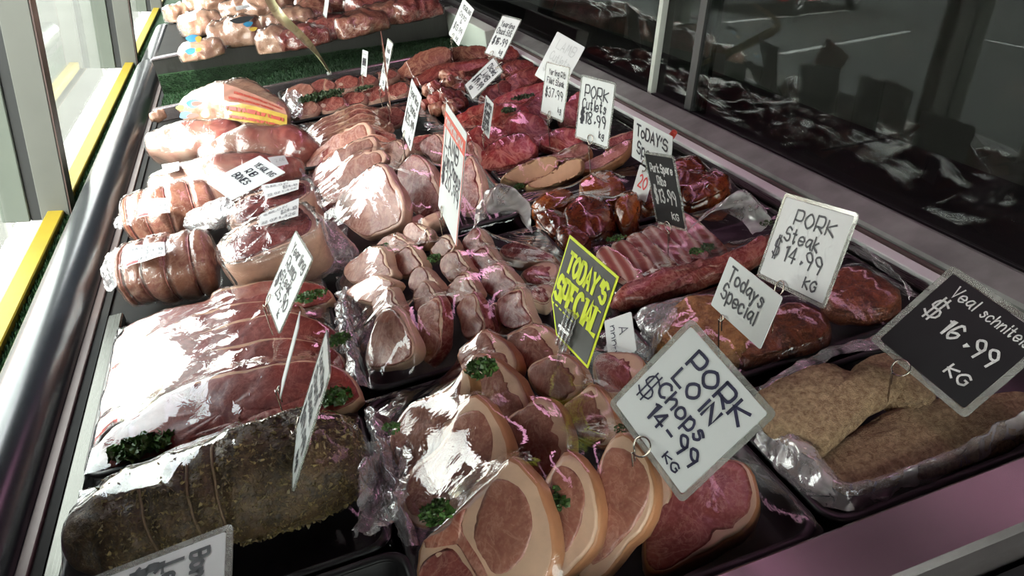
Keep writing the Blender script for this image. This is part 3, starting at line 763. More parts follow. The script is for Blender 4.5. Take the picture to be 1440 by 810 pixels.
# black vinyl bumper in two lengths, with turf tucked over the well beyond
def bumper(label, y0, y1, r, z):
    c = (-.363, (y0 + y1) / 2, z)
    root = thing('bumper_rail', label, 'rail', c, None)
    mb = MB(); ys = [y0, y0 + .004, y0 + .012, y0 + .03] + list(np.linspace(y0 + .05, y1 - .05, 30)) + [y1 - .03, y1 - .012, y1 - .004, y1]
    rr = [r * .7, r * .86, r * .96, r] + [r] * 30 + [r, r * .96, r * .86, r * .7]
    mb.tube([(c[0], y, z) for y in ys], rr, 40); mb.build('vinyl_tube', M['rubber'], root, True, loc=c)
    MB().box(-.385, y0, z - .07, -.340, y1, z - .03).build('mount', M['gasket'], root, loc=c)
bumper('near length of thick black padded bumper rail beside the meat trays', -.5, 2.86, .043, .0)
bumper('far length of black bumper rail past the joint', 2.872, 3.7, .041, -.006)
V = []; F = []; nx, ny = 90, 40
for j in range(ny):
    for i in range(nx):
        x = -.297 + (.857) * i / (nx - 1); t = j / (ny - 1); y = 2.174 + .287 * min(1, t / .72); z = .001 + .006 * math.exp(-((y - 2.27) / .012) ** 2)
        if t > .72: y = 2.459 - .004; z = .001 + (t - .72) / .28 * (.058 - .05 * i / (nx - 1))
        V.append((x, y, z + .0015 * noise.noise(Vector((x * 20, y * 20, 0)))))
F = [(j * nx + i, j * nx + i + 1, (j + 1) * nx + i + 1, (j + 1) * nx + i) for j in range(ny - 1) for i in range(nx - 1)]
rng = random.Random(5)
for q in range(24000):
    i, j = rng.randrange(nx - 1), rng.randrange(ny - 1); p = np.array(V[j * nx + i]) + np.array([rng.random() * .0096, rng.random() * .009 if j < 28 else 0, 0]); a = rng.uniform(0, 3.14); s = .0014
    up_ = np.array([rng.gauss(0, .3), -1 if j >= 28 else rng.gauss(0, .3), 0.3 if j >= 28 else 1]) * rng.uniform(.005, .009)
    k = len(V); d = np.array([math.cos(a) * s, (math.sin(a) * s) if j < 28 else 0, (math.sin(a) * s) if j >= 28 else 0]); V += [p - d, p + d, p + up_]; F.append((k, k + 1, k + 2))
o = mesh_obj('turf_mat', V, F, M['turf'], smooth=False, loc=(.1, 2.3, 0))
tag(o, 'dark green artificial turf lining the empty well between the two meat bays', 'turf', kind='stuff')
# pink tinted display lamp over the case
M['tubelight'] = (lambda k: (k.l(k.n('ShaderNodeEmission').outputs[0], k.out.inputs[0]), k.m)[1])(NT('pink display tube'))
em = [q for q in M['tubelight'].node_tree.nodes if q.type == 'EMISSION'][0]; em.inputs[0].default_value = (1, .46, .72, 1); em.inputs[1].default_value = TUBE
for lampc, llab, rod in (((.50, 1.3, .93), 'pink display tube lamp hung above the meat trays', .19), ((1.26, 1.3, .93), 'pink tube lamp hung over the rear counter behind the case glass', .19)):
    lamp = thing('display_lamp', llab, 'lamp', lampc)
    MB().box(lampc[0] - .06, .35, lampc[2] + .042, lampc[0] + .06, 2.3, lampc[2] + .075, .008).build('lamp_housing', M['alu'], lamp, loc=lampc)
    MB().tube([(lampc[0], .42, lampc[2]), (lampc[0], 2.22, lampc[2])], .04, 24).build('lamp_tube', M['tubelight'], lamp, True, loc=lampc)
    for y in (.40, 2.24): MB().box(lampc[0] - .02, y - .02, lampc[2] - .02, lampc[0] + .02, y + .02, lampc[2] + .05, .004).build('lamp_holder', M['whiteledge'], lamp, loc=lampc)
    for y in (.8, 1.8): MB().tube([(lampc[0], y, lampc[2] + .05), (lampc[0] + .19, y, lampc[2] + (.93 if lampc[0] < 1 else .77))], .004, 8).build('hanging_rod', M['wire'], lamp, loc=lampc)
# ------------------------------------------------------------------ the meat, tray by tray
def Z(ox, oy, f, *p): return [(ox + a / f, oy + b / f) for a, b in p]

# -- pork loin chops, front middle tray
t_loin = tray('front middle black tray of large pork loin chops', .004, .303, .338, .668)
N1 = (-.5, -.45, .74)
A = lambda *p: Z(500, 540, 3, *p)
B = lambda *p: Z(500, 400, 3, *p)
G = 'pork loin chops in the front tray'
def loin(label, px, z=.065, **kw):
    kw = dict(dict(T=.021, rind='rind', fw=(.0022, .0125), rd=(1, -.45), on='loin', group=G, dome=.001), **kw)
    return slab('pork_loin_chop', label, 'pork chop', px, kw.pop('n', N1), z, **kw)
loin('largest front pork loin chop with round eye, T shaped bone and a cream rind', [(716.7, 643), (746.7, 666.7), (766.7, 700), (778, 740), (781, 785), (768, 818), (738, 842), (690, 852), (635, 848), (598, 832), (584, 808), (588, 775), (600, 755), (634, 727), (667, 695), (697, 670)],
     leanpx=A((600, 400), (690, 432), (738, 515), (747, 620), (708, 735), (640, 800), (575, 800), (515, 700), (497, 620), (520, 530), (555, 440)),
     more=[('bone', A((420, 560), (470, 520), (450, 590), (470, 650), (520, 730), (560, 820), (530, 830), (480, 740), (420, 670), (350, 690), (290, 690), (300, 650), (390, 610)), 'chop', .0022),
           ('tenderloin', A((320, 715), (400, 690), (450, 740), (500, 830), (460, 880), (330, 880), (275, 830), (280, 760)), 'pork_dark', .0016)])
loin('second front pork loin chop with dark parsley on its face', [(778, 653), (797, 634), (820, 648), (837, 680), (843, 713), (842, 747), (833, 773), (812, 800), (790, 818), (760, 820), (748, 785), (750, 730), (760, 685)], leanpx=A((850, 350), (900, 350), (945, 400), (968, 470), (965, 560), (940, 640), (890, 710), (830, 740), (800, 700), (800, 560), (820, 430)))
loin('third front pork loin chop, its thick rind under the big sign ring', [(857, 617), (877, 607), (897, 622), (913, 648), (923, 680), (923, 712), (910, 739), (887, 767), (862, 797), (842, 818), (815, 818), (818, 770), (828, 720), (840, 660)], leanpx=A((1060, 285), (1130, 270), (1200, 320), (1240, 400), (1235, 490), (1200, 570), (1130, 660), (1050, 740), (990, 760), (985, 640), (1020, 450)))
loin('flat dark pork loin chop lying in the tray behind the big loin chops sign', [(1037, 643), (1060, 665), (1070, 698), (1059, 734), (1017, 766), (968, 790), (926, 808), (905, 790), (910, 740), (940, 690), (990, 650)], .036, n=(-.12, -.25, .96), lean='pork_dark', fw=(.003, .009), rd=(1, .6))
loin('large pale pork loin chop behind the largest chop, parsley below it', [(670, 553), (687, 567), (703, 590), (714, 617), (718, 645), (707, 672), (682, 697), (655, 722), (620, 737), (590, 742), (567, 727), (560, 692), (580, 655), (610, 632), (630, 603), (643, 577), (656, 560)],
     leanpx=A((440, 130), (520, 112), (570, 180), (582, 270), (555, 370), (490, 440), (430, 480), (350, 520), (260, 560), (215, 530), (205, 450), (260, 360), (350, 290), (400, 220), (415, 170)), bonepx=A((330, 350), (345, 420), (355, 470), (335, 470), (315, 420), (300, 390), (320, 380)))
loin('pork loin chop at the left rim of the front tray under two white window reflections', [(560, 590), (575, 568), (600, 558), (640, 538), (652, 518), (664, 540), (655, 580), (620, 635), (592, 672), (573, 668), (553, 650), (547, 620)])
loin('pork loin chop under the largest parsley sprig', [(655, 510), (673, 497), (700, 504), (724, 525), (740, 548), (748, 577), (736, 602), (705, 608), (680, 592), (660, 560)])
loin('pork loin chop with pale rind at the far left of the front tray', [(642, 500), (660, 480), (680, 465), (705, 475), (722, 492), (731, 515), (715, 535), (690, 528), (660, 528)])
loin('pork loin chop right of centre under the bright pink lamp reflection', [(712, 592), (735, 570), (765, 555), (787, 573), (799, 600), (802, 640), (782, 668), (745, 673), (722, 652), (712, 620)])
loin('pork loin chop beside the top left corner of the big loin chops sign', [(788, 577), (805, 560), (830, 541), (852, 558), (867, 585), (870, 612), (852, 628), (820, 622), (800, 602)])
loin('far pork loin chop left of the yellow special card', [(712, 477), (730, 462), (755, 454), (780, 468), (793, 493), (783, 522), (745, 524), (725, 502)])
loin('pork loin chop right below the foot of the yellow special card', [(740, 520), (760, 503), (792, 497), (818, 513), (824, 545), (802, 565), (770, 565), (750, 548)])
loin('deep pink pork loin chop at the back right corner behind the yellow special card', [(833, 507), (850, 495), (890, 496), (908, 510), (893, 542), (860, 556), (840, 542)], .05, n=(-.2, -.3, .93), lean='pork_dark')
loin('short dark pork loin chop between the third chop and the big sign', [(880, 640), (905, 628), (930, 650), (945, 690), (930, 730), (900, 740), (885, 700)], .045, n=(-.3, -.35, .88), lean='pork_dark')
parsley('large curly parsley sprig at the back of the front pork chop tray', (677, 519), .103, .0135, 150, 1, group=None)
parsley('curly parsley sprig left of the largest front pork chop', (614, 722), .078, .0125, 130, 2)
parsley('dark parsley sprig tucked between the first and second front chops', (785, 700), .073, .012, 120, 3)
parsley('parsley tuft at the left rim of the front chop tray', (551, 603), .075, .008, 60, 4)
parsley('small parsley bit at the edge of the big sign', (872, 603), .09, .005, 40, 5)

# -- small pork chops, middle tray
t_small = tray('middle black tray packed with rows of small pork chops', .012, .303, .680, .962)
N2 = (-.62, -.40, .67)
C = lambda *p: Z(460, 290, 3.6, *p)
G = 'small pork chops in the middle tray'
def small(label, px, z=.058, lean='chop', **kw):
    kw = dict(dict(T=.019, rind='porkfat', fw=(.0012, .0062), rd=(1, -.55), on='small', group=G, m=36, side=.002), **kw)
    return slab('small_pork_chop', label, 'pork chop', px, kw.pop('n', N2), z, lean=lean, **kw)
small('first small pork chop at the near left corner of the middle tray', C((250, 560), (330, 508), (385, 560), (430, 645), (452, 722), (420, 785), (330, 812), (205, 812), (205, 700)), fat='lambfat')
small('second small chop in the near row, its edge red with juice', C((455, 525), (500, 480), (560, 452), (588, 540), (588, 680), (560, 745), (500, 795), (470, 700), (458, 600)), rind='chop_red')
small('third small chop in the near row', C((660, 500), (740, 428), (785, 520), (805, 625), (720, 668), (680, 645), (662, 565)), 'chop_red' and .058, rind='chop_red')
small('fourth small chop in the near row, left of the yellow special card', C((868, 470), (980, 408), (1015, 500), (1048, 595), (930, 630), (880, 605), (862, 540)), lean='chop_red')
small('small chop behind the first one at the left rim of the middle tray', C((230, 485), (320, 405), (355, 470), (390, 525), (330, 560), (250, 560)))
small('small chop in the second row behind the juice red one', C((430, 440), (500, 375), (555, 430), (585, 495), (520, 530), (450, 535)))
small('small chop in the middle of the second row', C((605, 410), (690, 325), (745, 380), (770, 440), (700, 490), (640, 505), (598, 460)))
small('small chop in the second row under a pink star reflection', C((788, 330), (870, 282), (935, 340), (975, 412), (890, 475), (820, 445), (782, 390)), lean='chop_red')
small('small chop at the left rim under the lower white reflection', C((98, 430), (230, 345), (330, 368), (345, 405), (230, 490), (128, 465)))
small('small chop in the third row left of the parsley bit', C((408, 370), (480, 300), (560, 378), (592, 445), (520, 440), (428, 435)))
small('small chop in the third row right of the parsley bit', C((572, 270), (650, 212), (705, 280), (728, 325), (640, 385), (588, 345)))
small('small chop in the third row below the crumpled clear bag', C((718, 260), (800, 198), (855, 250), (885, 302), (790, 345), (728, 312)), lean='chop_red')
small('small chop at the left rim under the upper long white reflection', C((88, 310), (200, 215), (280, 198), (312, 290), (335, 355), (200, 385), (108, 382)))
small('small chop in the fourth row left of centre', C((328, 270), (410, 192), (465, 240), (490, 305), (410, 355), (338, 335)))
small('small chop at the back right touching the crumpled clear bag', C((688, 170), (760, 105), (815, 180), (848, 252), (760, 246), (698, 225)), lean='chop_red')
small('small chop at the foot of the red headed lamb sign', C((518, 220), (600, 138), (655, 200), (610, 255), (540, 256)))
small('small chop in the back row near the left of the middle tray', C((238, 212), (330, 135), (425, 190), (385, 235), (290, 245)))
small('small pale chop in the middle of the back row', C((378, 130), (440, 80), (525, 130), (505, 205), (430, 195)))
small('flat red meat piece at the right rim of the middle tray', C((880, 200), (1000, 185), (1165, 262), (1000, 278), (895, 255)), .05, 'chop_red', n=(-.1, -.2, .97), group=None)
small('folded red meat piece right of the pink star reflection', C((975, 345), (1080, 285), (1175, 300), (1145, 385), (1030, 405)), .05, 'chop_red', n=(-.1, -.2, .97), group=None, dome=.006)
small('curled red meat piece touching the yellow special card', C((1025, 432), (1090, 395), (1155, 420), (1115, 495), (1048, 485)), .05, 'chop_red', n=(-.1, -.2, .97), group=None, dome=.006)
small('small chop between the third and fourth chops of the near row', C((770, 560), (850, 480), (880, 560), (880, 640), (800, 650)), .045)
parsley('parsley bit in the middle of the small chop tray', C((545, 265))[0], .073, .009, 70, 6)
parsley('tiny parsley bit at the back left of the small chop tray', C((292, 200))[0], .07, .006, 40, 7)

# -- lamb loin chops, third tray
t_lamb = tray('black tray of lamb loin chops behind the small chops', .012, .303, 1.012, 1.402)
D_ = lambda *p: Z(400, 200, 4.5, *p)
G = 'lamb loin chops behind the small pork chops'
def lamb(label, px, z=.062, lean='chop_red', **kw):
    kw = dict(dict(T=.02, fat='lambfat', rind='lambfat', fw=(.0016, .009), rd=(1, -.35), on='lamb', group=G, side=.002), **kw)
    return slab('lamb_loin_chop', label, 'lamb chop', px, kw.pop('n', N2), z, lean=lean, **kw)
lamb('front lamb loin chop half covered by a big white window reflection', D_((330, 360), (440, 235), (605, 130), (690, 235), (752, 340), (765, 440), (730, 525), (620, 575), (500, 600), (390, 530), (328, 460)), lean='chop')
lamb('deep red lamb loin chop left of the red headed sign', D_((715, 185), (770, 100), (830, 72), (925, 150), (968, 250), (1000, 370), (1010, 470), (900, 490), (800, 430), (750, 350)))
lamb('lamb loin chop right of the red headed sign with a wavy fat edge', D_((1050, 200), (1130, 120), (1180, 82), (1235, 180), (1258, 300), (1225, 420), (1130, 450), (1050, 400)))
lamb('lamb chop behind the deep red one', D_((560, 110), (640, 20), (720, -20), (790, 40), (760, 110), (700, 190), (640, 150)), .055, 'chop')
lamb('lamb chop at the far right of the lamb tray', D_((850, 20), (930, -50), (1010, -40), (1030, 60), (980, 130), (920, 110)), .055)
lamb('lamb chop leaning behind the red headed sign', D_((1130, 60), (1170, -10), (1215, 30), (1240, 110), (1200, 150)), .05)
for k, lb in enumerate(('first pale lamb slice at the left of the lamb tray, under white streaks', 'second pale lamb slice up the left of the lamb tray', 'third pale lamb slice below the steak slices')):
    s = [(0, 0), (-12, -18), (-20, -37)][k]
    lamb(lb, [(x + s[0], y + s[1]) for x, y in D_((225, 290), (320, 190), (470, 80), (610, 45), (640, 120), (560, 200), (440, 300), (320, 390), (250, 370))], .05, 'chop', n=(-.45, -.5, .74), T=.015, wob=.004)
lump('lamb_trimming', 'pale fatty lamb end piece at the foot of the red headed sign', 'lamb piece', D_((950, 510))[0], .045, (.018, .015, .014), .3, 'lambfat', 'lamb', None, .004, 60, 3)
lump('lamb_trimming', 'pale fatty lamb end piece between the front lamb chop and the small chops', 'lamb piece', D_((790, 530))[0], .035, (.026, .012, .013), .2, 'lambfat', 'lamb', None, .004, 60, 4)

# -- veal / steak slices, fourth tray
t_slice = tray('black tray of overlapping pale steak slices in the middle bay', .010, .303, 1.43, 1.735)
Q = lambda *p: Z(400, 130, 4.5, *p)
G = 'pale steak slices fanned in the middle bay'
def slc(label, px, z=.05, lean='veal', **kw):
    kw = dict(dict(T=.012, wob=.004, fat='lambfat', fw=(.001, .005), rd=(-.3, -1), on='slice', group=G, side=.001, m=36), **kw)
    return slab('steak_slice', label, 'steak slice', px, kw.pop('n', (-.25, -.62, .74)), z, lean=lean, **kw)
ords = ['nearest', 'second', 'third', 'fourth', 'fifth', 'sixth', 'seventh']
for k in range(7):
    dx, dy = -14 * k, -33 * k
    base = [(240, 430), (330, 370), (450, 318), (560, 275), (680, 270), (735, 300), (650, 345), (520, 380), (400, 440), (300, 500), (240, 490)]
    slc('%s slice of the pale steak fan, counted from the lamb chops backwards' % ords[k], Q(*[(x + dx + 8 * math.sin(k * 2 + x), 370 + (y - 370) * 1.0 - (x - 480) * .0 + (38 if (y - (490 - .48 * (x - 240))) > -40 else -14) + dy) for x, y in base]), .048, ('veal', 'chop_red', 'veal', 'brownmeat')[k % 4])
slc('red flat slice beside the yearling sign at the right of the pale fan', Q((800, 300), (900, 260), (1000, 290), (990, 350), (880, 370), (810, 350)), .04, 'chop_red', n=(-.1, -.3, .95))
slc('small red slice in the right corner of the pale steak tray', Q((560, 110), (700, 90), (760, 130), (720, 200), (620, 210)), .045, 'chop_red', n=(-.1, -.3, .95))
# -- lamb chops with rosemary, fifth tray
t_ros = tray('farthest middle black tray of round lamb chops with a band of herbs', .010, .320, 1.765, 2.09)
Q2 = lambda *p: Z(380, 60, 4.5, *p)
G = 'round lamb chops with herbs'
def ell(cx, cy, a, b, rot=0, k=10, wob=.08, seed=0):
    rg = random.Random(seed); o = []
    for i in range(k):
        w = 2 * math.pi * i / k; s = 1 + rg.uniform(-wob, wob); x, y = a * s * math.cos(w), b * s * math.sin(w)
        o.append((cx + x * math.cos(rot) - y * math.sin(rot), cy + x * math.sin(rot) + y * math.cos(rot)))
    return o
for i, (cx, cy, a, b, ln, lb) in enumerate((
    (185, 312, 82, 46, 'chop', 'pale fatty round chop at the far left of the herb chop tray'), (335, 275, 74, 46, 'chop_red', 'round red chop with a white ring, second in the far row of herb chops'),
    (480, 258, 72, 44, 'chop_red', 'third round chop in the far row of herb chops'), (605, 240, 62, 40, 'chop_red', 'round chop just below the small tag in the far row'), (745, 205, 60, 36, 'chop_red', 'last chop of the far row right of the twin signs'),
    (220, 420, 80, 44, 'chop', 'pale chop at the near left of the herb chop tray'), (375, 392, 84, 48, 'chop_red', 'red chop with white rim below the band of herbs'),
    (520, 355, 80, 46, 'chop_red', 'middle chop in the near row of herb chops'), (655, 325, 78, 46, 'chop_red', 'chop left of the twin signs in the near row of herb chops'), (800, 300, 74, 44, 'chop_red', 'chop under a pink gleam at the near right of the herb chop tray'))):
    slab('round_lamb_chop', lb, 'lamb chop', Q2(*ell(cx, cy, a, b, -.25, seed=i)), (-.2, -.35, .9), .042, .016, 'lambfat', ln, fw=(.0025, .006), rd=(-.5, .6), on='ros', group=G, m=34, grow=1.12, wob=.004,
         bonepx=Q2(*ell(cx - a * .45, cy + b * .2, a * .2, b * .25, 0, seed=i)) if i % 2 == 0 else None)
parsley('long band of dark green herbs across the round lamb chops', Q2((325, 340))[0], .055, .03, 260, 8, 'rosemary', 'herb_band', .25, stretch=(1.75, .5), yaw=.12)
parsley('dark green herb tuft left of the small tag pin', Q2((590, 290))[0], .056, .016, 110, 9, 'rosemary', 'herb_tuft', .3, stretch=(1.3, .6))

# ------------------------------------------------------------------ right column
t_veal = tray('front right black tray lined with thin plastic under crumbed schnitzels', .312, .596, .342, .512, .026)
K = lambda *p: Z(840, 400, 1.975, *p)
G = None
def schn(label, px, z, **kw):
    return slab('veal_schnitzel', label, 'schnitzel', px, kw.pop('n', (0, -.12, 1)), z, .014, 'crumb', None, on='veal', m=60, r=.005, amp=.0022, dome=kw.pop('dome', .004), **kw)
schn('wide crumbed schnitzel lying lowest at the right of the front right tray', K((610, 470), (690, 420), (800, 350), (930, 312), (1050, 310), (1185, 290), (1240, 340), (1190, 420), (1000, 495), (830, 535), (710, 562), (650, 530)), .034)
schn('crumbed schnitzel with a ridge, uppermost in the front right tray', K((452, 292), (500, 262), (570, 232), (650, 212), (712, 236), (775, 215), (845, 235), (850, 292), (760, 345), (690, 405), (622, 465), (560, 435), (480, 400), (450, 340)), .055, n=(.02, -.2, 1), dome=.007)
schn('crumbed schnitzel behind, next to the ring of the black veal sign', K((715, 236), (745, 200), (790, 186), (850, 205), (905, 255), (940, 300), (920, 330), (860, 338), (800, 320)), .045, dome=.005)
t_seas = tray('black tray of seasoned pork steaks behind the schnitzels', .312, .597, .530, .690, .028)
K2 = lambda *p: Z(860, 340, 3, *p)
def seas(label, px, z, mat, **kw):
    return slab('seasoned_pork_steak', label, 'seasoned steak', px, kw.pop('n', (-.1, -.25, .96)), z, .022, mat, None, on='seas', m=50, r=.006, amp=.003, dome=.006, **kw)
seas('golden seasoned pork steak at the left end, behind the big loin chops sign', K2((180, 410), (215, 330), (280, 250), (380, 215), (500, 220), (600, 280), (620, 380), (560, 470), (480, 500), (380, 480), (250, 470)), .048, 'seasoned')
seas('red brown seasoned steak behind the small todays special card', K2((520, 440), (600, 300), (680, 270), (800, 250), (900, 290), (930, 380), (830, 450), (680, 480), (560, 500)), .044, 'seasoned_red')
seas('dark red seasoned steak under clear plastic at the right end near the white ledge', K2((880, 190), (940, 120), (1010, 92), (1080, 110), (1170, 160), (1235, 230), (1180, 290), (1050, 310), (930, 290)), .045, 'seasoned_red')
t_belly = tray('black tray of sliced pork belly behind the seasoned steaks', .310, .597, .708, .880, .028)
K3 = lambda *p: Z(780, 260, 3.6, *p)
G = 'belly slices in one wrapped tray'
bl = ['first', 'second', 'third', 'fourth', 'fifth', 'sixth']
for k in range(6):
    dx, dy = 78 * k, -34 * k
    slab('pork_belly_slice', '%s striped pork belly slice, counted from the yellow special card' % bl[k], 'pork belly', K3(*[(x + dx, y + dy) for x, y in ((200, 345), (245, 305), (300, 318), (380, 385), (455, 455), (480, 500), (425, 525), (340, 480), (260, 420))]),
         (-.35, -.28, .89), .050 - .001 * k, .018, 'belly', None, on='belly', group=G, m=36, r=.004, amp=.0015)
slab('pork_rib_strip', 'long red pork rib strip along the near edge of the belly tray', 'pork ribs', K3((290, 575), (330, 510), (430, 470), (560, 425), (720, 385), (860, 345), (1000, 300), (1095, 240), (1130, 300), (1000, 400), (860, 450), (700, 510), (540, 560), (400, 600)), (0, -.45, .9), .048, .022, 'chop_red', None, on='belly', m=60, r=.007, amp=.005, dome=.006, wob=.005)
parsley('parsley leaf on the far left belly slice', K3((310, 272))[0], .066, .010, 40, 10, flat=.3, stretch=(1.4, .6))
parsley('bright parsley leaf at the middle of the belly tray', K3((715, 340))[0], .068, .008, 60, 11)
parsley('dark parsley leaf right of the bright one on the belly tray', K3((775, 320))[0], .068, .009, 60, 12, 'rosemary')
parsley('dark leaf at the right end of the belly tray by the pork steak sign', K3((1075, 198))[0], .066, .008, 40, 13, 'rosemary')
t_rib = tray('black tray of dark marinated ribs behind the belly slices', .310, .597, .895, 1.085, .028)
K4 = lambda *p: Z(680, 180, 3.6, *p)
G = None
def rib(label, px, z, mat='marinade', **kw):
    return slab('marinated_rib', label, 'marinated rib', px, kw.pop('n', (-.15, -.3, .94)), z, kw.pop('T', .03), mat, None, on='rib', m=44, r=.009, amp=.004, dome=kw.pop('dome', .010), **kw)
rib('orange glazed rib end at the left corner of the marinated tray', K4((235, 400), (290, 350), (400, 305), (455, 330), (420, 400), (310, 425)), .046, 'glaze')
rib('dark marinated rib block in the centre of the rib tray', K4((400, 430), (470, 350), (560, 330), (650, 390), (650, 500), (560, 570), (440, 550)), .050)
rib('red brown marinated rib at the back of the rib tray', K4((480, 280), (560, 230), (650, 220), (710, 270), (700, 350), (600, 355), (500, 340)), .052, 'glaze')
rib('bright glazed rib end beside the plastic tag', K4((660, 390), (715, 320), (775, 320), (785, 400), (755, 490), (695, 500)), .056, 'glaze')
rib('dark rib under the orange glazed end near the clear bag', K4((255, 430), (340, 410), (420, 430), (440, 520), (370, 560), (290, 500)), .040)
rib('lowest dark red rib just above the yellow special card', K4((360, 520), (440, 490), (540, 540), (520, 600), (400, 620)), .040)
rib('dark marinated rib behind the black rib sign', K4((800, 250), (880, 210), (960, 250), (980, 360), (900, 420), (800, 400)), .044)
rib('dark red rib block right of the black rib sign', K4((950, 190), (1050, 130), (1110, 165), (1125, 250), (1040, 300), (960, 320)), .052)
rib('round dark rib at the far right of the rib tray near the white ledge', K4((1000, 320), (1100, 230), (1215, 215), (1250, 290), (1150, 360), (1020, 400)), .048)
t_cut = tray('black tray of pork cutlets with orange rind', .310, .597, 1.098, 1.225, .026)
def cut(label, px, z, lean='chop', **kw):
    kw = dict(dict(T=.02, rind='rind', fw=(.002, .006), rd=(-.4, -1), on='cut'), **kw)
    return slab('pork_cutlet', label, 'pork cutlet', px, kw.pop('n', (-.2, -.3, .93)), z, lean=lean, **kw)
slab('pork_cutlet', 'pork cutlet with a wide orange rind side at the left of the cutlet tray', 'pork cutlet', K4((92, 245), (160, 195), (280, 150), (370, 140), (380, 185), (330, 245), (210, 285), (115, 268)), (-.1, -.75, .66), .05, .03, 'cutrind', None, on='cut', m=44, r=.006)
slab('pork_cutlet', 'second pork cutlet with orange rind in front of the first', 'pork cutlet', K4((215, 290), (320, 235), (420, 165), (500, 150), (505, 215), (410, 270), (280, 308)), (-.1, -.7, .7), .045, .02, 'cutrind', None, on='cut', m=44, r=.005)
cut('pink pork cutlet with a bare bone pointing at the white special card', K4((490, 210), (520, 170), (610, 125), (690, 75), (745, 62), (735, 110), (660, 170), (560, 215)), .05, 'pork')
cut('pale fatty cutlet piece beneath the wire ring of the cutlets sign', K4((330, 150), (420, 105), (500, 75), (545, 110), (500, 150), (400, 160)), .055, 'chop')
cut('long pink cutlet strip behind the pork cutlets sign', Z(620, 60, 4.5, (1040, 620), (1110, 585), (1225, 555), (1235, 600), (1140, 650), (1060, 665)), .045, 'chop_red')
parsley('parsley sprig at the left tip of the cutlet tray', K4((180, 300))[0], .035, .009, 70, 14)
# -- red steaks
t_red = tray('black tray of bright red rib fillet steaks', .312, .597, 1.240, 1.470, .026)
K5 = lambda *p: Z(620, 60, 4.5, *p)
G = 'red steaks in the far right bay'
def red(label, px, z=.045, lean='redsteak', **kw):
    kw = dict(dict(T=.016, fat='redsteak', rind='beefside', fw=(.0012, .004), rd=(-.4, .8), on='red', group=G, dome=.003, grow=1.22, wob=.005), **kw)
    return slab('red_steak', label, 'steak', px, kw.pop('n', (-.2, -.4, .89)), z, lean=lean, **kw)
red('nearest red steak beside the pale corner of the cutlets tray', K5((245, 740), (350, 640), (520, 595), (572, 690), (480, 755), (330, 785)))
red('red steak below the wire of the rib fillet sign', K5((418, 540), (480, 465), (600, 475), (665, 560), (625, 645), (520, 640), (435, 600)))
red('red steak just right of the narrow small sign', K5((320, 450), (430, 395), (520, 420), (560, 500), (480, 560), (370, 560)))
red('red steak left of the narrow small sign', K5((105, 475), (250, 400), (330, 390), (330, 470), (270, 530), (150, 530)))
red('red steak under the left part of the narrow small sign', K5((150, 600), (250, 540), (380, 560), (400, 640), (280, 680), (170, 650)))
red('red steak half hidden by the rib fillet sign', K5((520, 420), (600, 340), (680, 330), (700, 430), (620, 480)))
red('long red steak at the far side near the herb tufts', K5((330, 390), (440, 320), (640, 265), (660, 320), (520, 380), (400, 420)))
red('red steak between the two tall signs at the right', K5((650, 640), (730, 560), (840, 560), (870, 640), (780, 690)))
red('red steak right of the rib fillet sign by the ledge', K5((760, 470), (820, 360), (900, 330), (930, 430), (850, 520)), .04)
parsley('grey green herb tuft on the far red steak', K5((520, 345))[0], .06, .016, 90, 15, 'rosemary', 'herb_tuft', .3, stretch=(1.4, .6))
parsley('dark herb tuft beside a pink gleam on the red steaks', K5((425, 430))[0], .06, .014, 90, 16, 'rosemary', 'herb_tuft', .35)
# -- diced lamb and chuck
t_dice = tray('far right black tray heaped with dark red diced meat', .325, .597, 1.485, 1.745, .026)
rg = random.Random(21); spots = []
names = ['nearest dice of lamb at the tip of the far heap', 'glossy dice of lamb with a pale fat side in the far heap']
for i in range(26):
    w = rg.uniform(0, 6.28); q = math.sqrt(rg.random()); spots.append((1110 + 150 * q * math.cos(w), 320 + 130 * q * math.sin(w) - 40 * math.cos(w)))
spots.sort(key=lambda s: -s[1])
for i, s in enumerate(spots):
    rr = 1 - min(1, math.hypot(s[0] - 1110, s[1] - 320) / 170)
    px = Q2(s)[0]
    lump('diced_lamb_piece', 'dark red dice of lamb in the loose far heap behind the tilted sign', 'diced meat', px, .03 + .035 * rr, (.017, .014, .014), rg.uniform(0, 3), rg.choice(('darkred', 'darkred', 'redsteak', 'brownmeat')), 'dice', 'loose diced lamb heap', .004, 60, i, rg.uniform(-.4, .4))
G = None
def chuck(label, px, z=.05, lean='darkred', **kw):
    kw = dict(dict(T=.022, fat='brownmeat', rind='beefside', fw=(.001, .004), rd=(-.3, .8), on='chuck', dome=.004, r=.005, grow=1.12, wob=.006), **kw)
    return slab('chuck_steak', label, 'steak', px, kw.pop('n', (-.15, -.45, .88)), z, lean=lean, **kw)
t_chuck = tray('farthest right black tray of wrapped chuck steak and shin slices', .332, .597, 1.765, 2.085, .026)
chuck('large brown shin slice at the left of the farthest right tray', Q2((815, 190), (860, 135), (900, 95), (980, 50), (1100, 40), (1130, 90), (1060, 140), (930, 205)), .055, 'brownmeat')
chuck('red shin slice below the chuck sign pin', Q2((1110, 60), (1190, 30), (1330, 25), (1370, 80), (1270, 115), (1150, 110)), .05, 'brownmeat')
chuck('long red steak across the middle of the farthest right tray', Q2((920, 235), (1050, 150), (1200, 125), (1330, 105), (1385, 130), (1250, 180), (1100, 210), (960, 265)), .045)
chuck('dark steak at the far right behind the tilted sign', K5((395, 150), (480, 110), (565, 125), (575, 160), (490, 200), (405, 200)), .04)
chuck('red steak right of the tilted sign', K5((400, 250), (480, 190), (600, 155), (645, 200), (520, 290), (420, 330)), .045, on='dice')
chuck('red steak under the left side of the tilted sign', K5((250, 330), (330, 270), (420, 250), (420, 330), (330, 390), (260, 400)), .03, on='dice')
